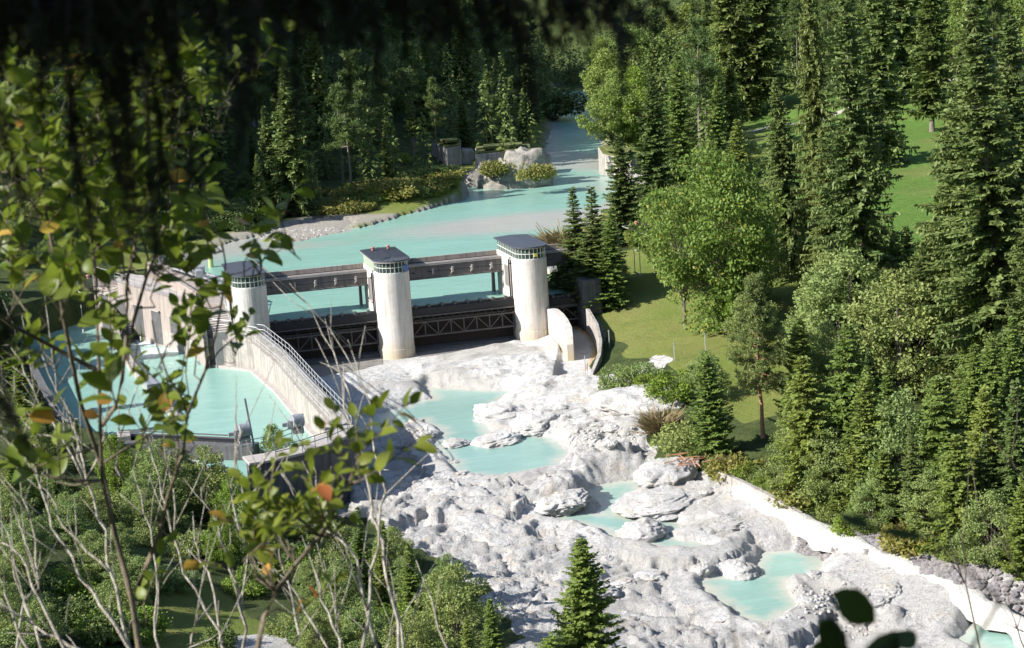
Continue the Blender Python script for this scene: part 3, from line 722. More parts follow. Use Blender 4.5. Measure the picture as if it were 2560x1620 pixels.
# right abutment
ab = thing('abutment', (23, 4, 0), 'dark concrete abutment at the right end of the weir, half hidden by spruces', 'abutment')
MB().prism([(22.13, -1), (24.5, -1), (26.5, 12), (22.13, 12)], -1, [6.8, 6.8, 8, 8]).build('wall', M['oldc'], ab)
MB().box(22.13, 24.6, 5.6, 9.4, 6.9, 9.5).build('bridge_bearing', M['beam'], ab)
MB().wall([(22.2, 12), (22.2, 26), (25, 34)], .6, 2, 6.2).build('wing_wall', M['wallc'], ab)

# guide wall and curved retaining wall of the side chute
gp = [(17.55, -1.3), (17.6, -3.2), (17.6, -5.2), (17.5, -7.2), (17.3, -9.2), (17.0, -10.8), (16.8, -11.8)]
o = MB().wall(gp[::-1], [.8, .9, 1.0, 1.0, 1.0, .95, .85], -1.4, [1.9, 2.7, 3.3, 3.8, 4.1, 4.3, 4.1]).build('guide_wall', M['conc'], bevel=.06)
tag(o, 'tall curved concrete guide wall sloping down beside the right tower', 'guide wall')
rp = [P(1438, 745, 3.9), P(1468, 775, 3.6), P(1488, 810, 3.3), P(1497, 850, 2.9), P(1494, 885, 2.3), P(1482, 915, 1.6), P(1474, 932, 1.1)]
zt = [p[2] for p in rp]
rp2 = [(22.5, 8)]+[tuple(p[:2]) for p in rp]
o = MB().wall([(p[0], p[1]) for p in rp2], [-.4]*8, -1, [4.6]+zt).build('retaining_wall', M['wallc'], bevel=.04)
tag(o, 'low curved concrete wall between the side chute and the grass bank', 'retaining wall')
# small dark weir block and staff at its end
ge_ = P(1466, 975, .3)
gs = thing('gauge_post', ge_, 'thin metal gauge post in front of the end of the curved wall', 'post')
MB().tube([tuple(ge_), tuple(ge_+np.array([0, 0, 3.6]))], .05, 6).tube([tuple(ge_+np.array([.22, 0, 0])), tuple(ge_+np.array([.22, 0, 3.0]))], .03, 6).build('post', M['galv'], gs)
MB().box(ge_[0]-.25, ge_[0]+.45, ge_[1]-.1, ge_[1]+.25, ge_[2]-.4, ge_[2]+.35).build('base', M['wallc'], gs, bevel=.03)
o = MB().wall([P(1462, 968, .6)[:2], P(1530, 940, 1.2)[:2]], [-.5, -.5], -.6, [.75, 1.25]).build('bank_wall', M['wallc'], bevel=.04)
tag(o, 'short grey concrete wall stub behind the thin gauge post', 'wall')

def railing(name, path, label, mat, h=1.05, group=None, step=1.6, w=.075, mids=(.55,)):
    path = [np.array(p, float) for p in path]
    t = thing(name, path[0], label, 'railing', group)
    r = MB()
    for i in range(len(path)-1):
        for hh in (h,)+tuple(mids):
            z = np.array([0, 0, hh]); r.tube([tuple(path[i]+z), tuple(path[i+1]+z)], w/2, 6)
    r.build('handrail', mat, t)
    for i in range(len(path)-1):
        L = np.linalg.norm(path[i+1]-path[i]); k = max(1, int(round(L/step)))
        for j in range(k+(i == len(path)-2)):
            q = path[i]+(path[i+1]-path[i])*j/k
            MB().tube([tuple(q+np.array([0, 0, -.05])), tuple(q+np.array([0, 0, h]))], w/2, 6).build('post', mat, t)
    return t
# ------------------------------------------------------------------ basin walls
wr = WALK; zz7 = [p[2] for p in WALK]
ww = thing('basin_wall', (-13, -10, 0), 'long concrete basin wall carrying the railed walkway down to the curved end', 'basin wall')
pl = [p[:2] for p in wr]
MB().wall(pl, -1.15, -2.2, zz7).build('walkway', M['wallc'], ww, bevel=.03)
off = lambda pts, d: [np.array(p)+np.array([-d, -d*.15]) for p in pts]
# offset polyline to the water side
def offs(pts, d):
    o = []
    for i in range(len(pts)):
        a = np.array(pts[min(i+1, len(pts)-1)][:2])-np.array(pts[max(i-1, 0)][:2]); a = a/np.linalg.norm(a)
        o.append(np.array(pts[i][:2])+np.array([a[1], -a[0]])*d)
    return o
in1 = offs(pl, .003)
MB().wall(in1, .5, -1, [z-.75 for z in zz7]).build('service_ledge', M['wallc'], ww, bevel=.03)
in2 = offs(pl, .506)
MB().wall(in2, .55, -1, [1.3]*7).build('water_edge', M['deck'], ww)
hand = lambda pts, z: [np.array([p[0], p[1], z_]) for p, z_ in zip(pts, z)]
railing('railing', hand(offs(pl, -1.05), zz7), 'pale metal railing along the river side of the basin walkway', M['galv'], 1.1, 'railings of the basin walkway')
railing('railing', hand(offs(pl, -.12), zz7)[1:], 'pale metal railing along the basin side of the walkway', M['galv'], 1.0, 'railings of the basin walkway', 2.2)
railing('railing', hand(offs(pl, .42), [z-.75 for z in zz7])[2:], 'lower thin railing on the ledge just above the basin water', M['galv'], .95, 'railings of the basin walkway', 1.9, .06)

# curved end wall with the lower gates
ZC = 4.0
ce = [P(852, 1064, ZC), P(846, 1085, ZC), P(800, 1105, ZC), P(740, 1125, ZC), P(680, 1140, ZC), P(615, 1150, ZC)]
cw = thing('curved_wall', (-18, -48, 0), 'high dark curved retaining wall closing the basin above the riverbed', 'retaining wall')
cpl = [p[:2] for p in ce]
MB().wall(cpl, -1.0, -4.5, ZC-.24).build('wall', M['oldc'], cw)
MB().wall(offs(cpl, -1.15), 2.5, ZC-.238, ZC).build('walkway', M['deck'], cw, bevel=.03)
railing('railing', hand(offs(cpl, -.9), [ZC]*6)[1:5], 'dark railing on the outer edge of the curved end wall', M['teal'], 1.0, None, 1.8)
railing('railing', [P(606, 1132, ZC), P(660, 1122, ZC), P(705, 1108, ZC), P(756, 1088, ZC)], 'grey green railing between the two gate hoists', M['teal'], 1.0, None, 1.2)
def hoist(u, v, label, pole, rz=0.3):
    c = P(u, v, ZC); t = thing('gate_hoist', c, label, 'gate hoist', 'hoists on the lower basin gates')
    x, y, z = c
    MB().box(x-.5, x+.5, y-.45, y+.45, z, z+.5).build('plinth', M['deck'], t, bevel=.03)
    MB().tube([(x-.5, y-.25, z+1.1), (x+.45, y+.05, z+1.1)], [.6, .6], 22).build('drum', M['grey'], t, bevel=.02)
    MB().box(x-.9, x-.45, y-.5, y-.05, z+.5, z+1.25).box(x-1.35, x-.9, y-.4, y-.15, z+.75, z+1.1).build('motor', M['grey'], t, bevel=.02)
    MB().bar((x+.1, y-.2, z+.5), (x+.55, y-.2, z+1.7), .14).build('strut', M['grey'], t)
    if pole: MB().bar((x+.75, y-.1, z-.4), (x+.35, y-.1, z+3.9), .17).build('rack_bar', M['grey'], t)
hoist(612, 1106, 'grey drum hoist with a tall toothed rack bar above the basin gate', True)
hoist(745, 1082, 'grey drum hoist without rack bar where the walkway meets the curved wall', False)
lg = thing('basin_gate', (-26, -36, 0), 'dark steel gate beam across the lower end of the basin', 'sluice gate')
a = P(606, 1102, 2.4); c = P(300, 1092, 2.2)
MB().bar((a[0], a[1], 2.35), (c[0], c[1], 2.35), .9, .18).bar((a[0], a[1]-.5, 1.7), (c[0], c[1]-.5, 1.7), .12, 1.2).build('beam', M['steel'], lg)
MB().bar((a[0], a[1]+.4, 2.75), (c[0], c[1]+.4, 2.75), .10).bar((a[0], a[1]-.6, 2.75), (c[0], c[1]-.6, 2.75), .10).build('edge_rail', M['truss'], lg)
MB().bar((a[0]+1, a[1]-1.4, .6), (c[0]-3, c[1]-1.0, .6), 1.6, 3.4).build('sill', M['oldc'], lg)
for k, (u, v) in enumerate(((310, 1092), (180, 1060))):
    c = P(u, v, 2.4); t = MB().box(c[0]-.6, c[0]+.6, c[1]-1.2, c[1]+.8, -1, 2.75).build('gate_pier', M['wallc'], bevel=.04)
    tag(t, ('grey concrete gate pier behind the brown stems at the lower basin end', 'grey concrete gate pier at the leftmost corner of the lower basin end')[k], 'pier', 'piers of the lower basin gates')
# divider wall in the basin
d0, d1, d2 = P(318, 905, 1.7), P(382, 985, 1.7), P(432, 1035, 1.7)
dv = thing('divider_wall', (-29, -5, 1), 'pale concrete divider wall standing in the basin water', 'divider wall')
MB().wall([P(283, 850, 2.0)[:2], d0[:2], d1[:2], d2[:2]], -.8, -1, [2.5, 1.75, 1.6, 1.5]).build('wall', M['wallc'], dv, bevel=.04)
MB().bar(tuple(P(365, 945, 2.0)), tuple(P(385, 965, 2.0)), 1.5, .5).bar(tuple(P(400, 985, 1.8)), tuple(P(432, 1010, 1.8)), 1.4, .5).build('guide_shoe', M['grey'], dv, bevel=.03)
# left and rear basin walls
o = MB().wall([P(60, 850, 2.5)[:2], P(95, 930, 2.5)[:2], P(150, 1030, 2.5)[:2], P(180, 1062, 2.4)[:2]], .8, -1, [4.2, 3.0, 2.7, 2.6]).build('basin_side_wall', M['oldc'])
tag(o, 'dark concrete wall along the left side of the basin behind the stems', 'wall')

# intake building between reservoir and basin
ib = thing('intake_house', (-23, 18, 0), 'reddish concrete intake structure with sloping walls left of the left tower', 'intake structure')
A = lambda u, v, z: tuple(P(u, v, z)[:2])
MB().prism([(-18.3, 8.0), (-16.6, 17), (-22.4, 42), (-25.6, 42), (-21.4, 13), (-20.7, 9.2)], 1.0, 7.0).build('deck_block', M['pinkc'], ib, bevel=.04)
MB().prism([(-25.6, 42.1), (-25.0, 42.1), (-20.9, 13.2), (-21.39, 13.0)], 7.003, 7.75).build('parapet', M['pinkc'], ib, bevel=.03)
w0, w1, w2, w3 = A(240, 690, 8.0), A(479, 757, 7.0), A(514, 813, 5.9), A(400, 790, 3.2)
MB().prism([w0, (w0[0]+4, w0[1]+12), (-25.62, 40), (-21.42, 13.2), (-22.0, w1[1]+.6)], .4, 6.2).build('lower_deck', M['deck'], ib, bevel=.03)
MB().wall([w0, w1], .55, .4, [8.2, 7.0]).build('slanting_wall', M['pinkc'], ib, bevel=.04)
MB().wall([(w1[0], w1[1]-.01), w2, (w2[0]+.05, w2[1]-.5)], .5, .4, [6.99, 5.9, 5.6]).build('stair_wall', M['pinkc'], ib, bevel=.03)
bt = [A(395, 792, 3.0), A(462, 800, 3.0), A(506, 862, 3.0), A(463, 846, 3.0), A(412, 828, 3.0)]
MB().prism(bt[::-1], .2, 3.0).build('buttress', M['wallc'], ib, bevel=.04)
MB().prism([A(300, 745, 4.5), A(395, 790, 3.0), A(412, 828, 3.0), A(330, 800, 3.0)], .2, [5.2, 4.2, 3.02, 3.02]).build('apron', M['pinkc'], ib, bevel=.04)
for k in range(5):                            # dark screen openings in the slanting wall
    a_ = np.array(w0)+(np.array(w1)-np.array(w0))*(k+.35)/5.4; c_ = np.array(w0)+(np.array(w1)-np.array(w0))*(k+.85)/5.4; nn_ = np.array([(c_-a_)[1], -(c_-a_)[0]]); nn_ = nn_/np.linalg.norm(nn_)
    MB().wall([a_+nn_*.5, c_+nn_*.5], .08, 1.2, [6.0-k*.25, 5.9-k*.25]).build('screen_opening', M['oldc'], ib)
    MB().bar((a_[0]+nn_[0]*.68, a_[1]+nn_[1]*.68, 6.15-k*.25), (c_[0]+nn_[0]*.68, c_[1]+nn_[1]*.68, 6.05-k*.25), .3, .16).build('lintel', M['deck'], ib)
# landing and stairs to the walkway
sw = thing('stairs', (-19.6, 5, 3), 'short flight of concrete steps going down beside the left tower', 'stairs')
st = MB(); x0_ = w2[0]+.75
for k in range(11):
    y0 = 8.6-k*.72; st.box(x0_-.25+k*.022, -18.32, y0-.72, y0, .8, 6.45-k*.137)
st.build('steps', M['deck'], sw)
MB().box(w1[0]+.7, -18.75, 8.65, 12.9, .8, 6.6).build('landing', M['deck'], sw, bevel=.03)
railing('railing', [(-19.0, 12.4, 6.6), (-18.5, 8.6, 6.6), (-18.45, 1.0, 5.0), (-18.4, -2.6, 4.95)], 'bent metal handrail beside the concrete steps at the left tower', M['galv'], 1.0, None, 1.4)
t2 = thing('stairs', (-29.5, 26, 2), 'dark narrow steps with pale side wall left of the intake, behind leaves', 'stairs')
st = MB()
for k in range(14):
    y0 = 29-k*.55; st.box(-30.4, -28.9, y0-.55, y0, .5, 4.6-k*.2)
st.build('steps', M['oldc'], t2)
MB().prism([(-31.0, 30), (-30.42, 30), (-30.42, 20), (-31.0, 20)], .4, [5.6, 5.6, 2.4, 2.4]).build('side_wall', M['wallc'], t2, bevel=.03)
railing('railing', [(w0[0], w0[1], 8.2), ((w0[0]+w1[0])/2, (w0[1]+w1[1])/2, 7.6), (w1[0], w1[1], 7.0)], 'pale handrail along the slanting intake wall', M['galv'], 1.0, None, 1.8)
# rubbish rake machine
rk = thing('screen_rake', (-20, 30, 6.3), 'long pale steel screen raking machine on the intake deck', 'machine')
a = P(420, 655, 8.2); c = P(572, 702, 8.2)
fr = MB(); L = c-a
fr.bar(tuple(a), tuple(c), .22).bar(tuple(a+np.array([-1.4, 0, 0])), tuple(c+np.array([-1.4, 0, 0])), .2).bar(tuple(a+np.array([0, 0, -.7])), tuple(c+np.array([0, 0, -.7])), .16)
for k in range(19):
    q = a+L*k/18; fr.bar(tuple(q), tuple(q+np.array([0, 0, -1.2])), .12); fr.bar(tuple(q), tuple(q+np.array([-1.4, 0, 0])), .1)
fr.build('frame', M['galv'], rk)
for k in (.02, .42, .60):
    q = a+L*k; MB().box(q[0]-1.3, q[0]+.2, q[1]-.8, q[1]+.8, q[2]+.12, q[2]+.95).box(q[0]-.9, q[0]-.3, q[1]-1.4, q[1]-.8, q[2]+.12, q[2]+.7).build('drive_unit', M['galv'], rk, bevel=.04)
q = a+L*.47
MB().box(q[0]-.9, q[0]+.1, q[1]-.5, q[1]+.5, q[2]+.1, q[2]+2.0).bar((q[0]-.9, q[1], q[2]), (q[0]-.9, q[1], q[2]+2.8), .12).bar((q[0]+.3, q[1]-1, q[2]-.4), (q[0]+.3, q[1]-1, q[2]+2.6), .14).build('mast', M['galv'], rk)
railing('railing', [(-22.3, 41.6, 7.0), (-16.7, 17, 7.0), (-18.0, 9, 7.0)], 'thin railing on the reservoir edge of the intake deck', M['galv'], 1.0, None, 2.4)
# cabinet and grab beside left tower
cb = thing('switch_cabinet', P(505, 748, 6.6), 'light grey switch cabinet with legs on the landing by the left tower', 'cabinet')
c = P(505, 748, 6.6); c = c+np.array([0, 0, 1.6])
MB().box(c[0]-.5, c[0]+.4, c[1]-.3, c[1]+.3, c[2]-.1+.6, c[2]+1.9).build('body', M['galv'], cb, bevel=.03)
MB().box(c[0]-.5, c[0]-.4, c[1]-.25, c[1]-.15, c[2]-1.6, c[2]+.5).box(c[0]+.3, c[0]+.4, c[1]-.25, c[1]-.15, c[2]-1.6, c[2]+.5).build('leg', M['galv'], cb)
# yellow-green dolphin post and buoys
c = P(528, 668, 5.0)
pp = thing('mooring_post', c, 'yellow green round post standing in the river behind the left tower', 'post')
MB().tube([(c[0], c[1], 1.5), (c[0], c[1], 8.0)], [.36, .36], 14).build('shaft', M['post'], pp)
MB().tube([(c[0], c[1], 8.0), (c[0], c[1], 8.25)], [.42, .30], 14).build('cap', M['yel'], pp)
def buoy(u, v, r, label):
    c = P(u, v, 5.0); t = thing('buoy', c, label, 'buoy')
    z = c[2]
    MB().tube([(c[0], c[1], z-r*.5)]+[(c[0], c[1], z+r*.9*math.sin(a)) for a in (-.3, 0, .4, .8, 1.2)]+[(c[0], c[1], z+r*1.0)], [r*.6]+[r*math.cos(a) for a in (-.3, 0, .4, .8, 1.2)]+[r*.15], 14).build('float', M['red'], t, smooth=True)
    MB().tube([(c[0], c[1], z+r), (c[0], c[1], z+r*1.5)], [.05, .05], 6).build('eye', M['steel'], t)
buoy(1383, 612, .62, 'round orange red buoy floating just behind the right tower')

# ruined piers upstream
def ruin(pts, z1, label, grass=True):
    c = np.mean([p[:2] for p in pts], 0); t = thing('ruined_pier', (c[0], c[1], WL), label, 'ruined pier', 'remains of the old weir upstream')
    pl2 = [tuple(p[:2]) for p in pts]
    r = MB().prism(pl2, WL-1.5, z1).build('masonry', M['wallc'], t, bevel=.15)
    if grass:
        k = [tuple(c+(np.array(p)-c)*.97) for p in pl2]; z = (max(z1) if hasattr(z1, '__len__') else z1)
        k2 = [tuple(c+(np.array(p)-c)*.7) for p in pl2]
        MB().prism(k, [q+.004 for q in (z1 if hasattr(z1, '__len__') else [z1]*len(k))], [q+.25 for q in (z1 if hasattr(z1, '__len__') else [z1]*len(k))]).prism(k2, z+.1, z+.6).build('turf', M['turf'], t)
    return t
M['turf'] = plain('turf', (.15, .17, .045), .95, 0, .6, 2)
b0 = P(1122, 438, WL); 
ruin([P(1120, 436, WL), P(1158, 432, WL)+np.array([0, .5, 0]), P(1158, 432, WL)+np.array([1.5, 7, 0]), P(1105, 436, WL)+np.array([0, 8, 0])], [10.2, 10.4, 11, 11], 'tall grey leaning remnant of an old concrete pier at the left shore')
ruin([P(1158, 431, WL)+np.array([0, 1, 0]), P(1192, 428, WL)+np.array([0, 1, 0]), P(1192, 428, WL)+np.array([1, 7, 0]), P(1158, 432, WL)+np.array([1.6, 7, 0])], [9.4, 9.0, 9, 9.4], 'lower dark concrete wall piece next to the tall old pier', False)
ruin([P(1192, 452, WL), P(1262, 447, WL), P(1330, 440, WL), P(1332, 440, WL)+np.array([1.5, 6, 0]), P(1192, 452, WL)+np.array([2, 8, 0])], [10.0, 10.2, 9.9, 10.4, 10.6], 'broad pale concrete block topped with grass standing in the river')
ruin([P(1508, 436, WL), P(1545, 440, WL), P(1580, 458, WL), P(1590, 450, WL)+np.array([3, 7, 0]), P(1508, 436, WL)+np.array([2, 9, 0])], [8.9, 8.6, 8.4, 9, 9.4], 'pale rocky pier stump on the right shore under bright trees')

# ------------------------------------------------------------------ boulders
def boulder_mesh(seed, sub=5, rough=.35, flat=.7):
    bm = bmesh.new(); bmesh.ops.create_icosphere(bm, subdivisions=sub, radius=1)
    v = np.array([q.co[:] for q in bm.verts]); r = rng(seed)
    w_ = v+.35*np.stack([pn(v[:, 1]*2+seed, v[:, 2]*2, seed), pn(v[:, 2]*2, v[:, 0]*2+seed, seed+1), pn(v[:, 0]*2, v[:, 1]*2-seed, seed+2)], 1)
    def n3(f, s_): return (pn(w_[:, 0]*f+s_, w_[:, 1]*f, s_)+pn(w_[:, 1]*f+s_, w_[:, 2]*f, s_+1)+pn(w_[:, 2]*f-s_, w_[:, 0]*f, s_+2))/1.7
    k = 1+rough*.8*n3(.9, seed)+.26*(np.abs(n3(1.9, seed+5))-.2)+.09*(np.abs(n3(4, seed+9))-.2)+.035*(np.abs(n3(8.5, seed+12))-.2)
    st_ = v[:, 2]*5+.8*n3(1, seed+20); k = k+.02*np.where(st_ % 1 < .35, -1, .5)
    v = v*k[:, None]*np.array([1, 1, flat])
    for i, q in enumerate(bm.verts): q.co = v[i]
    me = bpy.data.meshes.new('boulder'); bm.to_mesh(me); bm.free()
    me.polygons.foreach_set('use_smooth', np.ones(len(me.polygons), bool))
    return me
def rock_mat(name, c1, c2, c3):
    m, n, b = newmat(name); p = pos(n)
    w1 = noise(n, .8, p, 8, .7); w3 = noise(n, 5, p, 8, .72)
    if name == 'white_limestone':
        c, w1, w3 = rockcol(n, p)
    else: c = mix(n, ramp(n, w1, [(.4, 0), (.62, 1)]), c1, mix(n, ramp(n, w3, [(.5, 0), (.75, .8)]), c2, c3))
    n.links.new(c, b.inputs['Base Color']); b.inputs['Roughness'].default_value = .92
    bump(n, b, mth(n, 'ADD', w1, mth(n, 'MULTIPLY', w3, .5)), 1.0, .4); return m
M['rockw'] = rock_mat('white_limestone', (.60, .585, .56), (.44, .43, .43), (.25, .245, .25))
M['rockg'] = rock_mat('grey_purple_limestone', (.27, .25, .26), (.36, .33, .32), (.12, .11, .12))
bms = [boulder_mesh(i+1) for i in range(5)]
def boulder(u, v, z, sx, sy, sz, label, i, mat='rockw'):
    c = P(u, v, z); me = bms[i % 5]
    if len(me.materials) == 0: me.materials.append(M['rockw'])
    if mat != 'rockw': me = me.copy(); me.materials.clear(); me.materials.append(M[mat])
    o = bpy.data.objects.new('boulder', me); COL.objects.link(o)
    o.location = c; o.scale = (sx, sy, sz); o.rotation_euler = (.08*math.sin(i*2.), .1*math.sin(i*3.), .9*i)
    return tag(o, label, 'boulder', 'boulders in the riverbed')
for k, (u, v, z, sx, sy, sz, lb) in enumerate([
    (1140, 1112, -1.0, 1.35, 1.1, .75, 'small round white boulder standing alone in the turquoise pool'),
    (1260, 1035, -.7, 2.0, 3.0, 1.5, 'grey craggy boulder on the right shore of the turquoise pool'),
    (1238, 1102, -.9, 2.0, 2.2, .9, 'low grey boulder reaching into the middle of the pool'),
    (1340, 1062, -.6, 2.3, 3.0, 1.5, 'large bright white boulder right of the grey craggy one'),
    (1440, 1050, -.3, 2.2, 2.4, 1.1, 'hollowed white boulder below the gauge post'),
    (1625, 1015, 1.0, 2.6, 5.0, 2.2, 'pointed pale outcrop leaning against the bushy right bank'),
    (1605, 1335, -1.9, 1.9, 2.0, 1.6, 'rounded pale boulder at the head of the second pool'),
    (1855, 1432, -3.0, 1.5, 1.6, 1.2, 'white boulder with dark right side in the lowest pool'),
    (1660, 1185, -.4, 3.2, 2.4, 1.3, 'broad white rock ledge overhanging the second pool'),
    (1400, 1255, -1.4, 2.6, 2.4, 1.3, 'humped grey boulder left of the second pool'),
    (1120, 1235, -1.3, 2.4, 2.0, 1.3, 'dark sided boulder under the white rock sill'),
    (1640, 1255, -1.3, 3.4, 3.0, 1.1, 'sharp crested pale rock right of the second pool'),
    (1830, 1300, -1.8, 3.0, 2.4, 1.0, 'pale bluish rock hump above the lowest pool'),
    (1230, 1330, -2.0, 3.2, 2.2, 1.0, 'flat grey slab in the middle of the lower riverbed')]):
    boulder(u, v, z, sx, sy, sz, lb, k)
r = rng(8)
for k in range(70):                           # loose rocks lying about the lower bed
    u, v = r.uniform(900, 2300), r.uniform(1020, 1600)
    c = P(u, v, -1-2.2*(v-1000)/600)
    if float(sdpoly(np.array([c[0]]), np.array([c[1]]), BEDP)[0]) > -1.5 or min(float(sdpoly(np.array([c[0]]), np.array([c[1]]), q)[0]) for q in (POOL1, POOL2, POOL3)) < .2: continue
    s_ = r.uniform(.3, 1.1); o = bpy.data.objects.new('boulder', bms[k % 5]); COL.objects.link(o)
    o.location = (c[0], c[1], hgt(c[0], c[1])-.12*s_); o.scale = (s_*r.uniform(.8, 1.4), s_*r.uniform(.8, 1.3), s_*r.uniform(.5, .8)); o.rotation_euler = (0, 0, r.uniform(0, 6))
    tag(o, 'loose pale rock lying on the white bedrock', 'boulder', 'loose rocks scattered on the bedrock')
# riprap along the right bank: hundreds of small stones, too many to count
r = rng(5); V = []; F = []
bmr = [np.array([v.co[:] for v in boulder_mesh(40+i, 1, .5).vertices]) for i in range(4)]
fr_ = [tuple(p.vertices) for p in boulder_mesh(40, 1).polygons]
line = [P(1990, 1295, -.2), P(2060, 1322, -.5), P(2140, 1345, -.8), P(2240, 1385, -1), P(2330, 1420, -1.2), P(2440, 1475, -1.6), P(2580, 1555, -2.2), P(2700, 1620, -2.5)]
for k in range(1500):
    t = r.uniform(0, len(line)-1.001); i = int(t); q = line[i]+(line[i+1]-line[i])*(t-i)
    w = r.uniform(-.1, 1)*(1.0+1.6*t/7); x = q[0]+w; y = q[1]+w*.9+r.normal()*.2
    s = r.uniform(.12, .42)
    vs = bmr[k % 4]*s*np.array([1, 1, .8])+np.array([x, y, hgt(x, y)+.08]); b_ = len(V)
    V.extend(vs.tolist()); F.extend([tuple(j+b_ for j in f) for f in fr_])
tag(mk('riprap', V, F, M['rockg']), None, kind='stuff')
r = rng(6); V = []; F = []
for k in range(900):                          # cobbles on the bar
    reg = [((1960, 1475), (2190, 1560), -2.9), ((975, 1070), (1070, 1112), -.7), ((1400, 1085), (1590, 1120), -.2), ((640, 570), (870, 600), 5.1)][k % 4]
    p = P(r.uniform(reg[0][0], reg[1][0]), r.uniform(reg[0][1], reg[1][1]), reg[2]); s = r.uniform(.07, .2)
    vs = bmr[k % 4]*s+np.array([p[0], p[1], hgt(p[0], p[1])+.03]); b_ = len(V)
    V.extend(vs.tolist()); F.extend([tuple(j+b_ for j in f) for f in fr_])
tag(mk('cobbles', V, F, M['rockw']), None, kind='stuff')
sl = [P(1850, 1218, -.3), P(1990, 1298, -.9), P(2130, 1358, -1.3), P(2280, 1420, -1.7), P(2420, 1490, -2.1), P(2580, 1580, -2.7), P(2700, 1640, -3.0)]
V = []; F = []; r = rng(16); K = 90
for i in range(K+1):
    t = i/K*(len(sl)-1); j = min(int(t), len(sl)-2); q = sl[j]+(sl[j+1]-sl[j])*(t-j); d = sl[j+1]-sl[j]; nv = np.array([-d[1], d[0]]); nv = nv/np.linalg.norm(nv)
    if nv[0] < 0: nv = -nv
    w = 1.5+.5*math.sin(t*5)+.4*math.sin(t*13); zt_ = q[2]+.35+.12*math.sin(t*7)
    for k, (a_, dz) in enumerate(((-w*.62, -1.3), (-w*.5, -.1), (-w*.2, .1), (w*.3, .06), (w*.5, -.12), (w*.6, -1.3))):
        V.append((q[0]+nv[0]*a_+r.normal()*.05, q[1]+nv[1]*a_+r.normal()*.05, zt_+dz+r.normal()*.035))
for i in range(K):
    for k in range(5): F.append((i*6+k, i*6+k+1, (i+1)*6+k+1, (i+1)*6+k))
M['pale'] = rock_mat('pale_smooth_stone', (.74, .72, .68), (.66, .63, .57), (.50, .46, .40))
o = mk('stone_ledge', V, F, M['pale'], smooth=True); tag(o, 'long pale smooth stone ledge running beside the dark riprap to the corner', 'ledge')
# low bank wall downstream
o = MB().wall([P(1788, 1180, .6)[:2], P(1850, 1207, .4)[:2], P(1920, 1242, .0)[:2], P(1995, 1284, -.5)[:2]], [-.5]*4, -3.5, [.75, .5, .1, -.45]).build('bank_wall', M['wallc'], bevel=.04)
tag(o, 'long low concrete bank wall below the young spruces', 'wall')
# ------------------------------------------------------------------ plants
class LB:                                      # collects many small leaf or twig blades (one quad each)
    def __init__(s): s.q = []; s.m = []
    def add(s, p, d, n_, l, w, mi=0):          # arrays: base, direction, side, length, width
        p = np.asarray(p); l = np.asarray(l)[:, None]; w = np.asarray(w)[:, None]
        d = d/np.maximum(np.linalg.norm(d, axis=1, keepdims=True), 1e-9)
        sd = np.cross(d, n_); sd = sd/np.maximum(np.linalg.norm(sd, axis=1, keepdims=True), 1e-9)
        s.q.append(np.stack([p, p+d*l*.45+sd*w/2, p+d*l, p+d*l*.45-sd*w/2], 1)); s.m.append(np.full(len(p), mi))
    def mesh(s, name, mats):
        Q = np.concatenate(s.q); V = Q.reshape(-1, 3); F = np.arange(len(V)).reshape(-1, 4)
        me = bpy.data.meshes.new(name)
        me.vertices.add(len(V)); me.vertices.foreach_set('co', V.ravel().astype(np.float32))
        me.loops.add(len(V)); me.loops.foreach_set('vertex_index', F.ravel().astype(np.int32))
        me.polygons.add(len(F)); me.polygons.foreach_set('loop_start', (np.arange(len(F))*4).astype(np.int32))
        for m_ in mats: me.materials.append(m_)
        me.polygons.foreach_set('material_index', np.concatenate(s.m).astype(np.int32))
        me.update(calc_edges=True); return me
M['spr'] = leafmat('spruce_needles', (0.105, 0.168, 0.050), (0.215, 0.269, 0.088), trans=.22, sc=.35)
M['spry'] = leafmat('young_spruce_needles', (0.122, 0.207, 0.050), (0.238, 0.305, 0.074), trans=.25, sc=.8)
M['sprd'] = leafmat('dark_fir_needles', (0.074, 0.135, 0.041), (0.149, 0.205, 0.062), trans=.2, sc=.4)
M['pin'] = leafmat('pine_needles', (0.120, 0.178, 0.054), (0.238, 0.277, 0.090), trans=.22, sc=.6)
M['map'] = leafmat('maple_leaves', (0.092, 0.193, 0.041), (0.174, 0.275, 0.063), (.34, .31, .05), .05, trans=.35, sc=.25)
M['ash'] = leafmat('ash_leaves', (0.144, 0.231, 0.052), (0.277, 0.358, 0.092), trans=.35, sc=.4)
M['wil'] = leafmat('willow_leaves', (0.146, 0.235, 0.075), (0.292, 0.359, 0.125), trans=.3, sc=.6)
M['grn'] = leafmat('bright_leaves', (0.128, 0.231, 0.031), (0.245, 0.341, 0.057), trans=.35, sc=.5)
M['bro'] = leafmat('dry_brown_twigs', (.20, .16, .09), (.28, .23, .12), trans=.15, sc=.6)
M['gras'] = leafmat('tall_grass', (.16, .19, .04), (.30, .29, .09), trans=.3, sc=.4)
def barkmat(name, c1, c2, sc=3):
    m, n, b = newmat(name); p = N(n, 'TexCoord').outputs['Object']
    f = noise(n, sc, mapped(n, (2.5, 2.5, .5), p), 7, .7)
    n.links.new(mix(n, ramp(n, f, [(.38, 0), (.62, 1)]), c1, c2), b.inputs['Base Color']); b.inputs['Roughness'].default_value = .9
    bump(n, b, f, .8, .05); return m
M['bark'] = barkmat('grey_brown_bark', (.10, .08, .06), (.22, .19, .16))
M['barkp'] = barkmat('reddish_pine_bark', (.50, .24, .13), (.32, .19, .13))
M['barkw'] = barkmat('pale_twig_bark', (.66, .61, .52), (.30, .26, .20), 14)
M['barkg'] = barkmat('grey_shrub_bark', (.26, .21, .14), (.12, .095, .065), 10)

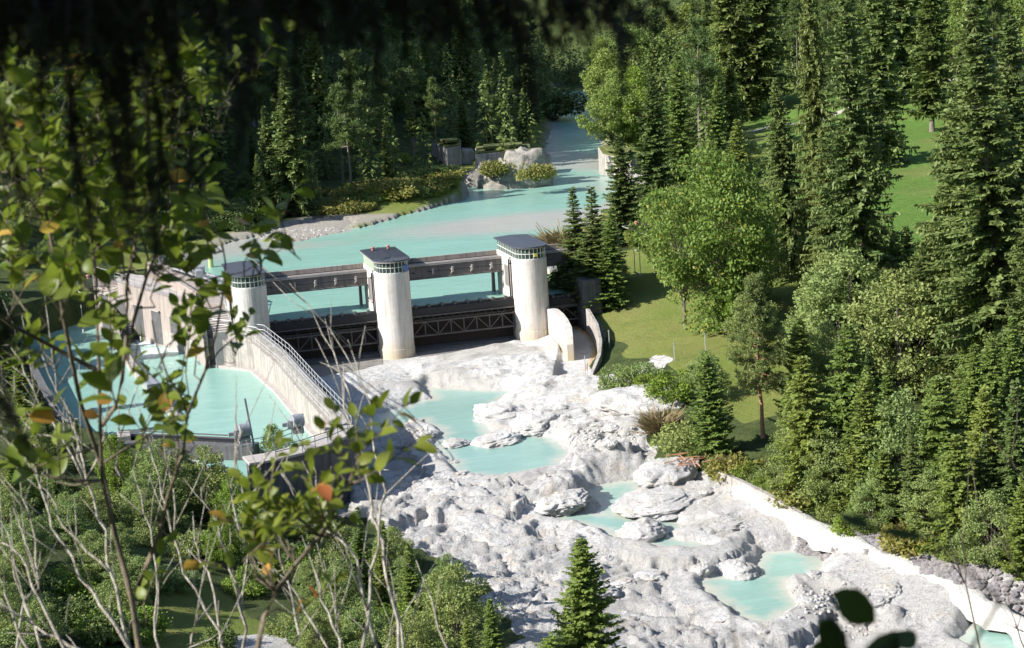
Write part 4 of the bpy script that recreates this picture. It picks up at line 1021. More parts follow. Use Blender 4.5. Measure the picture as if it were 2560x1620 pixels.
def trunk_mesh(name, H, r0, lean=0, extra=None, mat='bark', seed=0):
    r = rng(seed+500); mb = MB(); k = 9
    path = [(lean*(i/k)**2*H+r.normal()*.02*H*.15*(i > 0), r.normal()*.02*H*.15*(i > 0), H*i/k-.4*(i == 0)) for i in range(k+1)]
    mb.tube(path, [r0*(1-i/k)**.9+.02+(.25*r0 if i == 0 else 0) for i in range(k+1)], 8)
    for e in (extra or []): mb.tube(*e)
    o = mk(name, mb.v, mb.f, M[mat], smooth=True); me = o.data; bpy.data.objects.remove(o); return me
def spruce_mesh(H, R, seed, z0=.06, dens=1.0, droop=.35, hang=.5, mat='spr', step=.5, blade=.5, bw=.11, gap=0., shape=1.0):
    """whorls of boughs; every bough carries side twigs and hanging twigs"""
    r = rng(seed); L = LB(); ex = []
    z = H*z0; ph = 0
    while z < H*.985:
        t = (z-H*z0)/(H*(1-z0)); rad = R*(1-t)**shape*(.55+.45*min(1, t*6+.5))+.06*R*.5
        nb = int(r.integers(5, 8)); ph += r.uniform(.3, 1.2)
        for k in range(nb):
            if r.uniform() < gap: continue
            a = ph+2*math.pi*k/nb+r.normal()*.22; bl = rad*r.uniform(.62, 1.12)
            if bl < .15: bl = .15
            ns = max(3, int(bl/.20*dens)); s = (np.arange(ns)+.6)/ns
            rise = .35*(1-t)*0+.25*t
            zz = z+bl*(rise*s-droop*(1-.6*t)*s**1.3+.28*(1-t)*np.maximum(s-.65, 0)*1.4)+r.normal()*.1
            x = math.cos(a)*bl*s; y = math.sin(a)*bl*s
            pts = np.stack([x, y, zz], 1)
            if k % 2 == 0: ex.append(([(0, 0, z), tuple(pts[ns//2]), tuple(pts[-1])], [.035+.01*bl, .02, .008], 3))
            rd = np.array([math.cos(a), math.sin(a), 0]); sd = np.array([-math.sin(a), math.cos(a), 0])
            for sg in (-1, 1):
                m_ = len(pts); d = rd*r.uniform(.5, 1.0, (m_, 1))+sd*sg*r.uniform(.6, 1.1, (m_, 1))+np.array([0, 0, 1])*r.uniform(-.45, .12, (m_, 1))
                ln = blade*(1.15-.75*s)*r.uniform(.7, 1.3, m_)*(.45+.55*min(1, bl/(.5*R)))+.06
                L.add(pts, d, np.array([[0, 0, 1.]])+r.normal(size=(m_, 3))*.5, ln, ln*bw/blade*2.0)
            m_ = len(pts)
            if hang > 0:
                d = np.tile([0, 0, -1.], (m_, 1))+r.normal(size=(m_, 3))*.28+rd*.2
                ln = blade*hang*r.uniform(.6, 1.6, m_)*(.4+.6*(1-t))
                L.add(pts+r.normal(size=(m_, 3))*.05, d, r.normal(size=(m_, 3)), ln, ln*.24+.03)
            L.add(pts, np.tile(rd, (m_, 1))+r.normal(size=(m_, 3))*.3+np.array([0, 0, .12]), np.tile([0, 0, 1.], (m_, 1))+r.normal(size=(m_, 3))*.4, np.full(m_, blade*.6)*r.uniform(.6, 1.2, m_), np.full(m_, bw*1.3))
        z += step*r.uniform(.75, 1.25)*(1-.35*t)
    return L.mesh('crown', [M[mat]]), trunk_mesh('trunk', H*.99, .012*H+.03, extra=ex, seed=seed)
def clump(L, c, rad, n_, r, size, mi=0, up=.3):
    d = r.normal(size=(n_, 3)); d /= np.linalg.norm(d, axis=1, keepdims=True)
    p = c+d*np.array(rad)*r.uniform(.55, 1.05, (n_, 1))
    dr = d*.8+r.normal(size=(n_, 3))*.6+np.array([0, 0, -.1])
    nn = d+np.array([0, 0, up])+r.normal(size=(n_, 3))*.55
    l = size*r.uniform(.6, 1.3, n_); L.add(p, dr, nn, l, l*.62, mi)
def broad_mesh(H, R, seed, mat='map', nc=70, per=130, leaf=.30, z0=.25, trunk_r=.28, fl=.62, narrow=1.0, multi=1, bark='bark', lean=0):
    r = rng(seed); L = LB(); ex = []
    for i in range(nc):
        while True:
            q = r.uniform(-1, 1, 3)
            if np.linalg.norm(q) < 1: break
        q = q/np.linalg.norm(q)*np.linalg.norm(q)**.45
        q = q*(1+.22*math.sin(3*math.atan2(q[1], q[0])+seed)+.15*math.sin(5*q[2]+seed)); z = min(H*(z0+(1-z0)*(.5+.5*q[2])), H*1.02); k = 1-.55*max(0, q[2])**2-(.25*max(0, -q[2])**2)
        c = np.array([q[0]*R*narrow*k+lean*z, q[1]*R*narrow*k, z]); s = R*r.uniform(.16, .34)
        clump(L, c, (s, s, s*fl), int(per*r.uniform(.6, 1.3)), r, leaf)
        if i % 2 == 0:
            b0 = np.array([lean*H*.3, 0, H*(z0*.6+.25*r.uniform())])
            mid = (b0+c)/2+np.array([0, 0, -.05*H])*r.uniform(); ex.append(([tuple(b0), tuple(mid), tuple(c)], [.05+.25*trunk_r, .04, .012], 4))
    return L.mesh('crown', [M[mat]]), trunk_mesh('trunk', H*.8, trunk_r, lean=0, extra=ex, mat=bark, seed=seed)
def pine_mesh(H, R, seed, z0=.3, mat='pin', nb=70, per=26, bark='barkp', puff=.42):
    r = rng(seed); L = LB(); ex = []
    for i in range(nb):
        t = r.uniform(0, 1)**.85; z = H*(z0+(1-z0)*t); a = r.uniform(0, 2*math.pi); bl = R*(1-.75*t**1.6)*r.uniform(.5, 1.05)
        rise = r.uniform(-.1, .3)+.25*t
        e = np.array([math.cos(a)*bl, math.sin(a)*bl, z+bl*rise]); m0 = np.array([0, 0, z])
        ex.append(([tuple(m0), tuple((m0+e)/2+np.array([0, 0, -.05*bl])), tuple(e)], [.05, .03, .012], 4))
        for j in range(int(4+bl*3.2)):
            s = r.uniform(.35, 1.05); c = m0+(e-m0)*s+r.normal(size=3)*np.array([.28, .28, .14])*bl*.45
            n_ = per; d = r.normal(size=(n_, 3))+np.array([0, 0, .35]); L.add(np.tile(c, (n_, 1))+r.normal(size=(n_, 3))*.08, d, r.normal(size=(n_, 3)), puff*r.uniform(.5, 1.1, n_), np.full(n_, .055+puff*.04))
    return L.mesh('crown', [M[mat]]), trunk_mesh('trunk', H*.98, .011*H+.03, extra=ex, mat=bark, seed=seed)
def bush_mesh(R, H, seed, mat, nc=26, per=110, leaf=.16, stems=True):
    r = rng(seed); L = LB(); mb = MB()
    for i in range(nc):
        a = r.uniform(0, 2*math.pi); q = math.sqrt(r.uniform())*R*.85; z = H*(.2+.72*r.uniform()*(1-(q/R)**2*.6))
        s = R*r.uniform(.2, .38); c = np.array([math.cos(a)*q, math.sin(a)*q, z])
        clump(L, c, (s, s, s*.7), per, r, leaf)
        mb.tube([(0, 0, -.3), tuple(c*np.array([.5, .5, .6])), tuple(c)], [.035, .025, .008], 3)
    o = mk('stems', mb.v, mb.f, M['bark']); me = o.data; bpy.data.objects.remove(o)
    return L.mesh('foliage', [M[mat]]), me
def twig_bush(R, H, seed, mat='bro', n_=900):
    r = rng(seed); L = LB(); a = r.uniform(0, 2*math.pi, n_); q = np.sqrt(r.uniform(size=n_))*R*.3
    p = np.stack([np.cos(a)*q, np.sin(a)*q, r.uniform(0, H*.5, n_)], 1)
    d = np.stack([np.cos(a), np.sin(a), r.uniform(.5, 2.0, n_)], 1)+r.normal(size=(n_, 3))*.35
    L.add(p, d, r.normal(size=(n_, 3)), H*.5*r.uniform(.4, 1.1, n_), np.full(n_, .05))
    mb = MB(); 
    for i in range(14):
        b = i*.9; mb.tube([(0, 0, -.2), (math.cos(b)*R*.4, math.sin(b)*R*.4, H*.55), (math.cos(b)*R*.6, math.sin(b)*R*.6, H*.95)], [.03, .02, .006], 3)
    o = mk('stems', mb.v, mb.f, M['bro']); me = o.data; bpy.data.objects.remove(o)
    return L.mesh('foliage', [M[mat]]), me
PR = {}
PR['big0'] = spruce_mesh(30, 5.4, 1, dens=1.5, hang=1.0, droop=.40, gap=.06, blade=.75, bw=.22, step=.52, shape=.85)+(30, 5.4)
PR['big1'] = spruce_mesh(30, 5.8, 2, dens=1.5, hang=.8, droop=.28, gap=.12, blade=.75, bw=.22, step=.56, shape=.7)+(30, 5.8)
PR['big2'] = spruce_mesh(30, 5.0, 3, dens=1.5, hang=1.25, droop=.48, gap=.10, blade=.7, bw=.22, step=.55, shape=.6, z0=.05)+(30, 5.0)
PR['mid0'] = spruce_mesh(12, 2.9, 4, dens=1.6, hang=.35, droop=.16, blade=.5, bw=.16, step=.34, mat='spry', shape=.85)+(12, 2.9)
PR['mid1'] = spruce_mesh(12, 2.6, 5, dens=1.6, hang=.3, droop=.10, blade=.5, bw=.16, step=.36, mat='spry', gap=.08, shape=.8)+(12, 2.6)
PR['mid2'] = spruce_mesh(12, 3.1, 6, dens=1.5, hang=.4, droop=.22, blade=.52, bw=.17, step=.36, mat='sprd', shape=.85)+(12, 3.1)
PR['mid3'] = spruce_mesh(12, 3.3, 44, dens=1.6, hang=.7, droop=.30, gap=.22, blade=.62, bw=.2, step=.42, mat='spry', shape=.6)+(12, 3.3)
PR['mid4'] = spruce_mesh(12, 3.0, 45, dens=1.7, hang=.5, droop=-.05, gap=.2, blade=.6, bw=.17, step=.36, mat='spry', shape=.7)+(12, 3.0)
PR['thin'] = spruce_mesh(12, 2.1, 7, dens=1.5, hang=.3, droop=.16, blade=.42, bw=.14, step=.36, mat='sprd', gap=.1, z0=.06)+(12, 2.1)
PR['far0'] = spruce_mesh(22, 4.2, 8, dens=.8, hang=.8, droop=.34, gap=.08, blade=1.0, bw=.40, step=.62, shape=.8)+(22, 4.2)
PR['far1'] = spruce_mesh(22, 3.8, 9, dens=.8, hang=.7, droop=.28, gap=.12, blade=1.0, bw=.40, step=.66, z0=.12, mat='sprd', shape=.75)+(22, 3.8)
PR['bare'] = spruce_mesh(12, 2.4, 10, dens=1.0, hang=.6, droop=.26, gap=.1, blade=.6, bw=.2, step=.45, z0=.34)+(12, 2.4)
PR['pine'] = pine_mesh(15, 3.6, 11, z0=.30, nb=115, per=30)+(15, 3.6)
PR['pinf'] = pine_mesh(14, 3.0, 12, z0=.35, mat='sprd', nb=46, per=22, bark='bark', puff=.55)+(14, 3.0)
PR['map'] = broad_mesh(17, 6.2, 13, 'map', nc=170, per=170, leaf=.38, z0=.12)+(17, 6.2)
PR['ash'] = broad_mesh(12, 3.6, 14, 'ash', nc=80, per=140, leaf=.32, z0=.25, trunk_r=.18)+(12, 3.6)
PR['grn'] = broad_mesh(12, 4.0, 15, 'grn', nc=80, per=140, leaf=.36, z0=.12, trunk_r=.18)+(12, 4.0)
PR['wilt'] = broad_mesh(10, 3.6, 16, 'wil', nc=90, per=150, leaf=.27, z0=.08, trunk_r=.14)+(10, 3.6)
PR['wil'] = bush_mesh(1.6, 2.0, 17, 'wil', 30, 130, .15)+(2.0, 1.6)
PR['gbu'] = bush_mesh(1.6, 2.2, 18, 'grn', 26, 110, .17)+(2.2, 1.6)
PR['dbu'] = bush_mesh(1.8, 2.2, 19, 'sprd', 26, 110, .22)+(2.2, 1.8)
PR['ybu'] = bush_mesh(2.0, 1.3, 20, 'gras', 24, 90, .26)+(1.3, 2.0)
PR['bro'] = twig_bush(1.4, 1.8, 21)+(1.8, 1.4)
NM = dict(mid3='spruce_tree', mid4='spruce_tree', big0='spruce_tree', big1='spruce_tree', big2='spruce_tree', mid0='spruce_tree', mid1='spruce_tree', mid2='spruce_tree', thin='spruce_tree', far0='spruce_tree', far1='spruce_tree', bare='spruce_tree',
          pine='pine_tree', pinf='pine_tree', map='maple_tree', ash='broadleaf_tree', grn='broadleaf_tree', wilt='broadleaf_tree', wil='bush', gbu='bush', dbu='bush', ybu='bush', bro='bush')
CT = dict(spruce_tree='spruce', pine_tree='pine', maple_tree='tree', broadleaf_tree='tree', bush='bush')
placed = []
def plant(kind, loc, H, label, group=None, wid=1.0, rz=None, lean=None, sink=.15):
    lean = lean or (random.gauss(0, .025), random.gauss(0, .025))
    cm, tm, h0, r0 = PR[kind]; nm = NM[kind]
    rz = random.uniform(0, 6.28) if rz is None else rz
    t = thing(nm, (loc[0], loc[1], loc[2]-sink), label, CT[nm], group)
    t.rotation_euler = (lean[0], lean[1], rz); s = H/h0; t.scale = (s*wid, s*wid, s)
    for nmn, me in (('foliage' if nm == 'bush' else 'crown', cm), ('stems' if nm == 'bush' else 'trunk', tm)):
        o = bpy.data.objects.new(nmn, me); COL.objects.link(o); o.parent = t
    placed.append((loc[0], loc[1])); return t
def tree_at(kind, ub, vb, ut, vt, label, group=None, wid=1.0, z=None, **k):
    c = P(ub, vb, z) if z is not None else hit(ub, vb)
    c = np.array([c[0], c[1], hgt(c[0], c[1])]); H = top_h(c, ut, vt)
    return plant(kind, c, H, label, group, wid, **k)
random.seed(3)
# right bank, tall spruces in front of the meadow
M['rockt'] = rock_mat('brownish_grey_rock', (.36, .34, .30), (.24, .22, .19), (.12, .115, .10))
G1 = 'tall old spruces on the right bank'
tree_at('big2', 2062, 760, 2010, -70, 'tall spruce with drooping curtains of twigs, left of the tall ones before the meadow', G1, .62)
tree_at('big1', 2165, 900, 2108, -60, 'tall broad spruce with visible grey trunk just left of the bright meadow', G1, .8)
tree_at('big0', 2400, 930, 2358, 2, 'tall spruce with a ragged narrow top standing before the bright meadow', G1, 1.05)
tree_at('big1', 2520, 1010, 2492, 55, 'tall spruce with bluish top near the right edge of the photo', G1, 1.1)
tree_at('big0', 2640, 1000, 2620, 60, 'tall dark spruce cut by the right edge of the photo', G1, .9)
tree_at('far0', 2255, 262, 2215, -260, 'dark spruce at the top of the meadow, its trunk beside the track', G1, 1.0)
tree_at('far1', 1896, 285, 1880, -220, 'grey trunked spruce at the upper left end of the meadow', G1, 1.1)
tree_at('far0', 1840, 300, 1820, -150, 'dense spruce left of the grey trunked one above the meadow', G1, 1.0)
# middle group
G2 = 'green spruces behind the big maple'
tree_at('mid2', 1640, 540, 1668, 178, 'pointed green spruce overtopping the left side of the maple', G2, .9)
tree_at('mid0', 1700, 480, 1732, 130, 'tall green spruce behind the pointed one by the maple', G2, .9)
tree_at('mid0', 1790, 440, 1790, 185, 'green spruce right of the others behind the maple', G2, .9)
tree_at('mid2', 1565, 610, 1600, 330, 'dark green spruce leaning over the river just left of the maple', G2, 1.1)
tree_at('mid1', 1850, 560, 1850, 290, 'small green spruce between the maple and the tall spruce trunks', G2, 1.0)
tree_at('map', 1815, 830, 1775, 362, 'big broad maple with yellowing leaves between river and meadow', None, .84)
tree_at('ash', 1712, 815, 1625, 500, 'pale green tree with leaning bare trunk left of the maple', None, .9, lean=(0, -.06))
tree_at('ash', 1640, 690, 1575, 520, 'small pale leafy tree with dead lower branches at the river edge', None, 1.0)
for u, v, ut, vt, k, w, l in ((1700,640,1690,470,'wilt',1.1,'grey green leafy tree tucked behind the left side of the maple'),(1900,760,1890,560,'wilt',1.1,'shrubby tree between the maple and the tall spruce trunks'),(1850,830,1860,680,'grn',1.0,'low leafy tree at the right foot of the maple'),(1880,860,1880,720,'wilt',1.1,'grey green shrubby tree behind the crown of the pine'),(1860,450,1860,330,'wilt',1.2,'grey leafy tree at the left end of the meadow track')):
    tree_at(k, u, v, ut, vt, l, None, w)
for u, v, ut, vt, k, l in ((2090,840,2060,300,'big0','tall spruce filling the gap between the two leftmost tall spruces'),(2450,960,2430,330,'big2','shorter tall spruce between the ragged topped and the bluish topped spruces'),(2590,1040,2570,420,'big1','shorter tall spruce at the right edge below the bluish topped one'),(2455,640,2440,-40,'far0','spruce standing at the right part of the meadow behind the ragged topped one'),(2545,700,2535,20,'big1','tall spruce at the right edge behind the bluish topped one'),(2330,330,2320,-120,'far1','spruce at the upper right end of the meadow'),(2290,980,2280,640,'mid2','dark spruce standing in front of the meadow gap'),(1985,700,1960,180,'big0','tall spruce just right of the maple crown'),(2190,420,2150,-100,'far0','spruce at the meadow edge behind the tall broad one')):
    tree_at(k, u, v, ut, vt, l, None, 1.0)
G3 = 'spruces at the right end of the weir'
tree_at('thin', 1450, 745, 1437, 462, 'slim spruce standing closest to the right end of the weir', G3, 1.6)
tree_at('thin', 1492, 770, 1480, 460, 'slim dark spruce, second from the right end of the weir', G3, 1.5)
tree_at('mid0', 1525, 775, 1512, 530, 'full green spruce behind the two slim ones at the weir', G3, 1.2)
tree_at('mid2', 1470, 775, 1462, 600, 'low bushy spruce at the foot of the slim ones by the weir', G3, 1.8)
tree_at('dbu', 1428, 742, 1425, 660, 'dark bush pressed against the right abutment of the weir', None, 1.1)
tree_at('wilt', 1548, 740, 1540, 640, 'round dark green bush tree between the weir spruces and the grass', None, .9)
tree_at('bro', 1420, 640, 1405, 545, 'bare grey twiggy shrub behind the right end of the bridge', None, 1.6, z=5.3)
G4 = 'light leafy trees along the right shore upstream'
for u, v, t_, l, w in ((1545, 415, 205, 'yellow green tree overhanging the pier stump on the right shore', 1.0), (1600, 400, 180, 'light green tree right of the yellow green one on the right shore', .9), (1530, 340, 120, 'pale tree further up the right shore above the river bend', 1.0), (1590, 300, 60, 'tall light green tree behind the trees of the right shore', 1.0)):
    tree_at('ash' if u != 1600 else 'grn', u, v, u-8, t_, l, G4, w)
# pine and neighbours
tree_at('pine', 1908, 1100, 1872, 695, 'slender pine with bare reddish trunk in front of the right forest edge', None, .95)
tree_at('mid4', 1785, 1150, 1790, 880, 'feathery young spruce left of the red pine trunk', None, 1.1)
tree_at('wilt', 2120, 960, 2095, 640, 'broad grey green leafy tree before the tall spruce trunks', None, 1.1)
tree_at('wilt', 2250, 1000, 2215, 690, 'grey green leafy tree right of the broad one in the right forest edge', None, 1.1)
G5 = 'young spruces on the right bank'
for u, v, ut, vt, k, w in ((1985,1185,2010,930,'mid0',.9),(2030,1240,2075,880,'mid0',.95),(2170,1290,2165,935,'mid1',1.0),(2285,1330,2262,1040,'thin',1.1),(2225,1180,2230,900,'mid1',.9),(2350,1270,2340,930,'mid0',1.0),(2395,1390,2400,1080,'mid0',1.0),(2475,1320,2455,960,'mid1',1.0),(2545,1350,2530,940,'mid2',.9),(2120,1130,2120,800,'mid0',.9),(2000,1090,2010,790,'mid1',1.0),(2430,1180,2420,850,'mid0',1.0),(2560,1450,2560,1180,'mid1',1.0),(2210,1320,2200,1120,'mid0',1.1),(2080,1270,2100,1080,'wilt',1.0),(2330,1350,2330,1180,'wilt',1.1),(1990,1200,2000,1040,'wilt',1.0),(2480,1420,2470,1230,'wilt',1.0)):
    k = {'mid0': 'mid3', 'mid1': 'mid4'}.get(k, k) if (u//10) % 3 else k
    tree_at(k, u, v, ut, vt, 'young green conifer or shrub in the dense right bank thicket' if k != 'wilt' else 'grey green shrubby tree in the dense right bank thicket', G5 if k != 'wilt' else 'grey green shrubby trees of the right bank thicket', w)
r = rng(77); cnt = 0
while cnt < 105:                                # fill the thicket
    x, y = r.uniform(23, 62), r.uniform(-105, -25)
    if y > -45 and x < 30: continue
    uu, vv = px((x, y, hgt(x, y)))
    if (1780 < uu < 1995 and vv < 1400) or (1850 < uu < 1990 and y > -40): continue
    if x < 23+(-y-45)*.06 or (x > 33 and y > -38 and x < 40): continue
    if min(math.hypot(x-a, y-b) for a, b in placed) < 1.5: continue
    c = np.array([x, y, hgt(x, y)]); k = ('mid3', 'mid1', 'mid4', 'wilt', 'mid0', 'mid3', 'wilt', 'mid2', 'mid4')[cnt % 9]
    plant(k, c, r.uniform(4.2, 9)*(1 if x < 34 else 1.4), 'young green conifer or shrub in the dense right bank thicket' if k != 'wilt' else 'grey green shrubby tree in the dense right bank thicket', G5 if k != 'wilt' else 'grey green shrubby trees of the right bank thicket', r.uniform(.85, 1.15)); cnt += 1
# bushes right bank
tree_at('wil', 1552, 990, 1550, 905, 'grey green willow bush on the grass bank behind the gauge post', None, .8)
tree_at('wil', 1620, 950, 1610, 900, 'small grey green bush above the gauge post bush', None, 1.3)
tree_at('bro', 1655, 1090, 1655, 1010, 'brown leafless bush on the pale bank above the pools', None, 1.8)
tree_at('wil', 1722, 1140, 1720, 1045, 'dense dark green bush beside the driftwood on the right bank', None, 1.2)
tree_at('gbu', 1690, 1010, 1685, 920, 'yellow green bush between the pale outcrop and the pine', None, 1.0)
tree_at('gbu', 1610, 985, 1608, 930, 'small bright bush in front of the pale outcrop', None, 1.0)
tree_at('wilt', 1765, 1010, 1755, 880, 'pale green feathery bush left of the young spruces', None, 1.1)
tree_at('gbu', 2120, 1345, 2118, 1280, 'low bright bush at the riprap edge', None, 1.2)
# far left forest in shade
G6 = 'dark spruces of the shaded forest on the far slope'
L6 = 'dark spruce in the shaded forest across the river, merged with its neighbours'
def far_ok(x, y):
    if sd1(x, y, RIV) < 2.5: return False
    if sd1(x, y, MEAD) < 3: return False
    return True
def sd1(x, y, poly): return float(sdpoly(np.array([x]), np.array([y]), poly)[0])
special = [(1035, 392, 1035, 222, 'bare', .85, 'lit spruce with pale bare lower trunk left of the tall ruined pier'), (1095, 405, 1100, 195, 'pinf', .8, 'bushy pine right behind the pale trunked spruce'),
           (885, 410, 883, 318, 'pinf', .8, 'small flat topped pine in front of the dark forest'), (705, 492, 690, 235, 'far0', 1.0, 'big partly lit spruce behind the riverside bushes on the left'),
           (1165, 395, 1180, 235, 'mid2', .9, 'dark spruce behind the grass topped block'), (1255, 378, 1255, 318, 'thin', .9, 'tiny spruce growing on top of the grassy concrete block'),
           (1235, 405, 1225, 180, 'pinf', .7, 'dark pine behind the broad concrete block'), (985, 300, 975, 120, 'wilt', .8, 'pale green leafy tree higher up in the dark forest'),
           (1010, 410, 1000, 380, 'gbu', 1.3, 'round bush at the foot of the pale trunked spruce'), (1380, 300, 1375, 215, 'dbu', 1.3, 'dark bush leaning over the upstream narrows'),
           (640, 480, 640, 330, 'far1', 1.0, 'dark spruce left of the big partly lit one')]
for u, v, ut, vt, k, w, l in special:
    if k == 'thin' and v == 378:
        c = P(u, v, 10.4); plant(k, c, top_h(c, ut, vt), l, None, w); continue
    tree_at(k, u, v, ut, vt, l, None, w)
r = rng(9); cnt = 0; tries = 0
while cnt < 250 and tries < 9000:
    tries += 1
    x = r.uniform(-62, 135); y = r.uniform(84, 420)
    if x > 60+(y-130)*.28: continue
    d = math.hypot(x-CC[0], y-CC[1]); az = math.atan2(x-CC[0], y-CC[1])-YAW
    if abs(az) > .34 or not far_ok(x, y): continue
    md = min(math.hypot(x-a, y-b) for a, b in placed)
    if md < 3.4+.008*d: continue
    if y > 250 and cnt % 3: pass
    c = np.array([x, y, hgt(x, y)]); near = sd1(x, y, RIV) < 14
    k = ('far0', 'pinf', 'far1', 'pinf')[cnt % 4]; H = r.uniform(9, 15) if near else r.uniform(16, 26)
    plant(k, c, H, L6 if k != 'pinf' else 'dark pine in the shaded forest across the river, merged with its neighbours', G6 if k != 'pinf' else 'dark pines of the shaded far slope', r.uniform(.85, 1.2)); cnt += 1
r = rng(19); cnt = 0
while cnt < 55:
    x, y = r.uniform(-75, -34), r.uniform(8, 100)
    if sd1(x, y, BASIN) < 2 or sd1(x, y, RIV) < 3 or (x > -36 and y < 50) or min(math.hypot(x-a, y-b) for a, b in placed) < 3.2: continue
    k = ('pinf', 'dbu', 'wilt', 'pinf', 'far1')[cnt % 5]; c = np.array([x, y, hgt(x, y)])
    lb = {'pinf': 'dark pine on the slope left of the basin, mostly hidden by leaves', 'far1': 'dark spruce on the slope left of the basin, mostly hidden by leaves', 'dbu': 'dark bush on the slope left of the basin', 'wilt': 'grey green tree on the slope left of the basin'}[k]
    plant(k, c, {'pinf': 12, 'far1': 17, 'dbu': 2.5, 'wilt': 6}[k]*r.uniform(.8, 1.2), lb, lb.split(' on the')[0].replace('pine', 'pines').replace('bush', 'bushes').replace('tree', 'trees').replace('spruce', 'spruces')+' left of the basin', 1.1); cnt += 1
# right forest beyond the meadow
G7 = 'spruces of the forest behind the meadow'
L7 = 'spruce in the dense forest behind the meadow, merged with its neighbours'
r = rng(10); cnt = 0; tries = 0
while cnt < 150 and tries < 9000:
    tries += 1
    x = r.uniform(62, 230); y = r.uniform(50, 330)
    d = math.hypot(x-CC[0], y-CC[1]); az = math.atan2(x-CC[0], y-CC[1])-YAW
    if not (-.02 < az < .36) or not far_ok(x, y): continue
    # keep the open meadow in sight
    if az > .12 and sd1(x, y, [(36,10),(60,8),(100,10),(128,45),(145,80),(146,112),(139,145),(122,182),(104,150),(84,95),(60,60)]) < 4: continue
    if x < 60+(y-130)*.28 and y > 130: continue
    md = min(math.hypot(x-a, y-b) for a, b in placed)
    if md < 4.2: continue
    c = np.array([x, y, hgt(x, y)]); k = ('far0', 'pinf', 'ash', 'far1', 'ash')[cnt % 5]
    plant(k, c, r.uniform(17, 27) if k != 'ash' else r.uniform(12, 18), L7 if k[:3] == 'far' else 'pine in the dense forest behind the meadow, merged with its neighbours' if k == 'pinf' else 'leafy tree in the dense forest behind the meadow', G7 if k[:3] == 'far' else 'pines of the forest behind the meadow' if k == 'pinf' else 'leafy trees of the forest behind the meadow', r.uniform(.85, 1.2)); cnt += 1
# riverside bushes and mounds
r = rng(12)
for k in range(46):
    u = r.uniform(610, 1140); a = (u-600)/560; v0 = 540-60*a; v = v0+r.uniform(-38, -8)*(1.0 if u < 880 else .8)
    if u > 880: v = r.uniform(470, 520)-(u-880)*.06
    c = hit(u, v)
    if sd1(c[0], c[1], RIV) < .8: continue
    kk = ('gbu', 'ybu', 'dbu', 'gbu', 'ybu')[k % 5]
    plant(kk, c, r.uniform(1.2, 2.6)*(1 if kk != 'ybu' else .7), 'low riverside bush on the overgrown far shore', 'low bushes on the far shore', r.uniform(.9, 1.4))
for k in range(26):
    u = r.uniform(430, 640); v = r.uniform(505, 600)-(u-430)*.12
    c = hit(u, v)
    if sd1(c[0], c[1], RIV) < 1.5: continue
    plant(('dbu', 'wilt', 'dbu')[k % 3], c, r.uniform(2, 4), 'dark shrub at the left end of the far shore', 'dark shrubs at the left end of the far shore', 1.2)
for u, v, l in ((1240, 420, 'grassy bush growing at the foot of the broad block'), (1340, 430, 'small green bush on the rocks right of the broad block')):
    c = P(u, v+12, 8.0); plant('ybu', c, 2.4, l, None, 1.0)
for u, v, sx, sy, sz, l in ((1215, 462, 4.2, 3.2, 5.5, 'grey rocky lump at the left foot of the broad block'), (1290, 466, 6.5, 4.0, 8.5, 'grey craggy rock in front of the broad concrete block'), (1335, 455, 3.2, 3.4, 7.5, 'darker rock at the right foot of the broad block'), (1600, 462, 3, 3, 3, 'pale rock below the pier stump on the right shore')):
    boulder(u, v, WL, sx, sy, sz, l, 3, 'rockt')
r = rng(14)
for k in range(90):                            # the overgrown mounds on the far shore
    t_ = r.uniform(); u = 850+310*t_; v = (545-95*t_)+r.uniform(-48, -3)*(.55+.45*math.sin(3.1*min(1, t_+.15)))
    c = hit(u, v)
    if sd1(c[0], c[1], RIV) < .3: continue
    plant(('ybu', 'gbu', 'ybu', 'wil', 'dbu')[k % 5], c, r.uniform(1.0, 2.2), 'low shrub covering the mound at the edge of the turquoise river', 'shrubs on the far mounds', r.uniform(1.0, 1.5))
for k in range(26):                            # foot of the right bank thicket
    t_ = k/25+r.normal()*.01; u = 1760+640*t_; v = 1165+250*t_+r.uniform(-14, 2)
    c = hit(u, v); plant(('gbu', 'wil', 'bro', 'ybu', 'gbu', 'wil')[k % 6], c, r.uniform(.8, 2.0), 'low shrub at the foot of the right bank thicket', 'shrubs at the foot of the right bank', r.uniform(.9, 1.3))
for k, (u, v) in enumerate(((2010,1250),(2090,1300),(2180,1335),(2050,1275),(2290,1375),(2140,1320))):
    c = hit(u, v); plant(('mid3', 'mid4', 'wilt', 'mid0')[k % 4], c, r.uniform(3.0, 5.5), 'young green conifer or shrub in the dense right bank thicket' if k % 4 != 2 else 'grey green shrubby tree in the dense right bank thicket', G5 if k % 4 != 2 else 'grey green shrubby trees of the right bank thicket', 1.1)
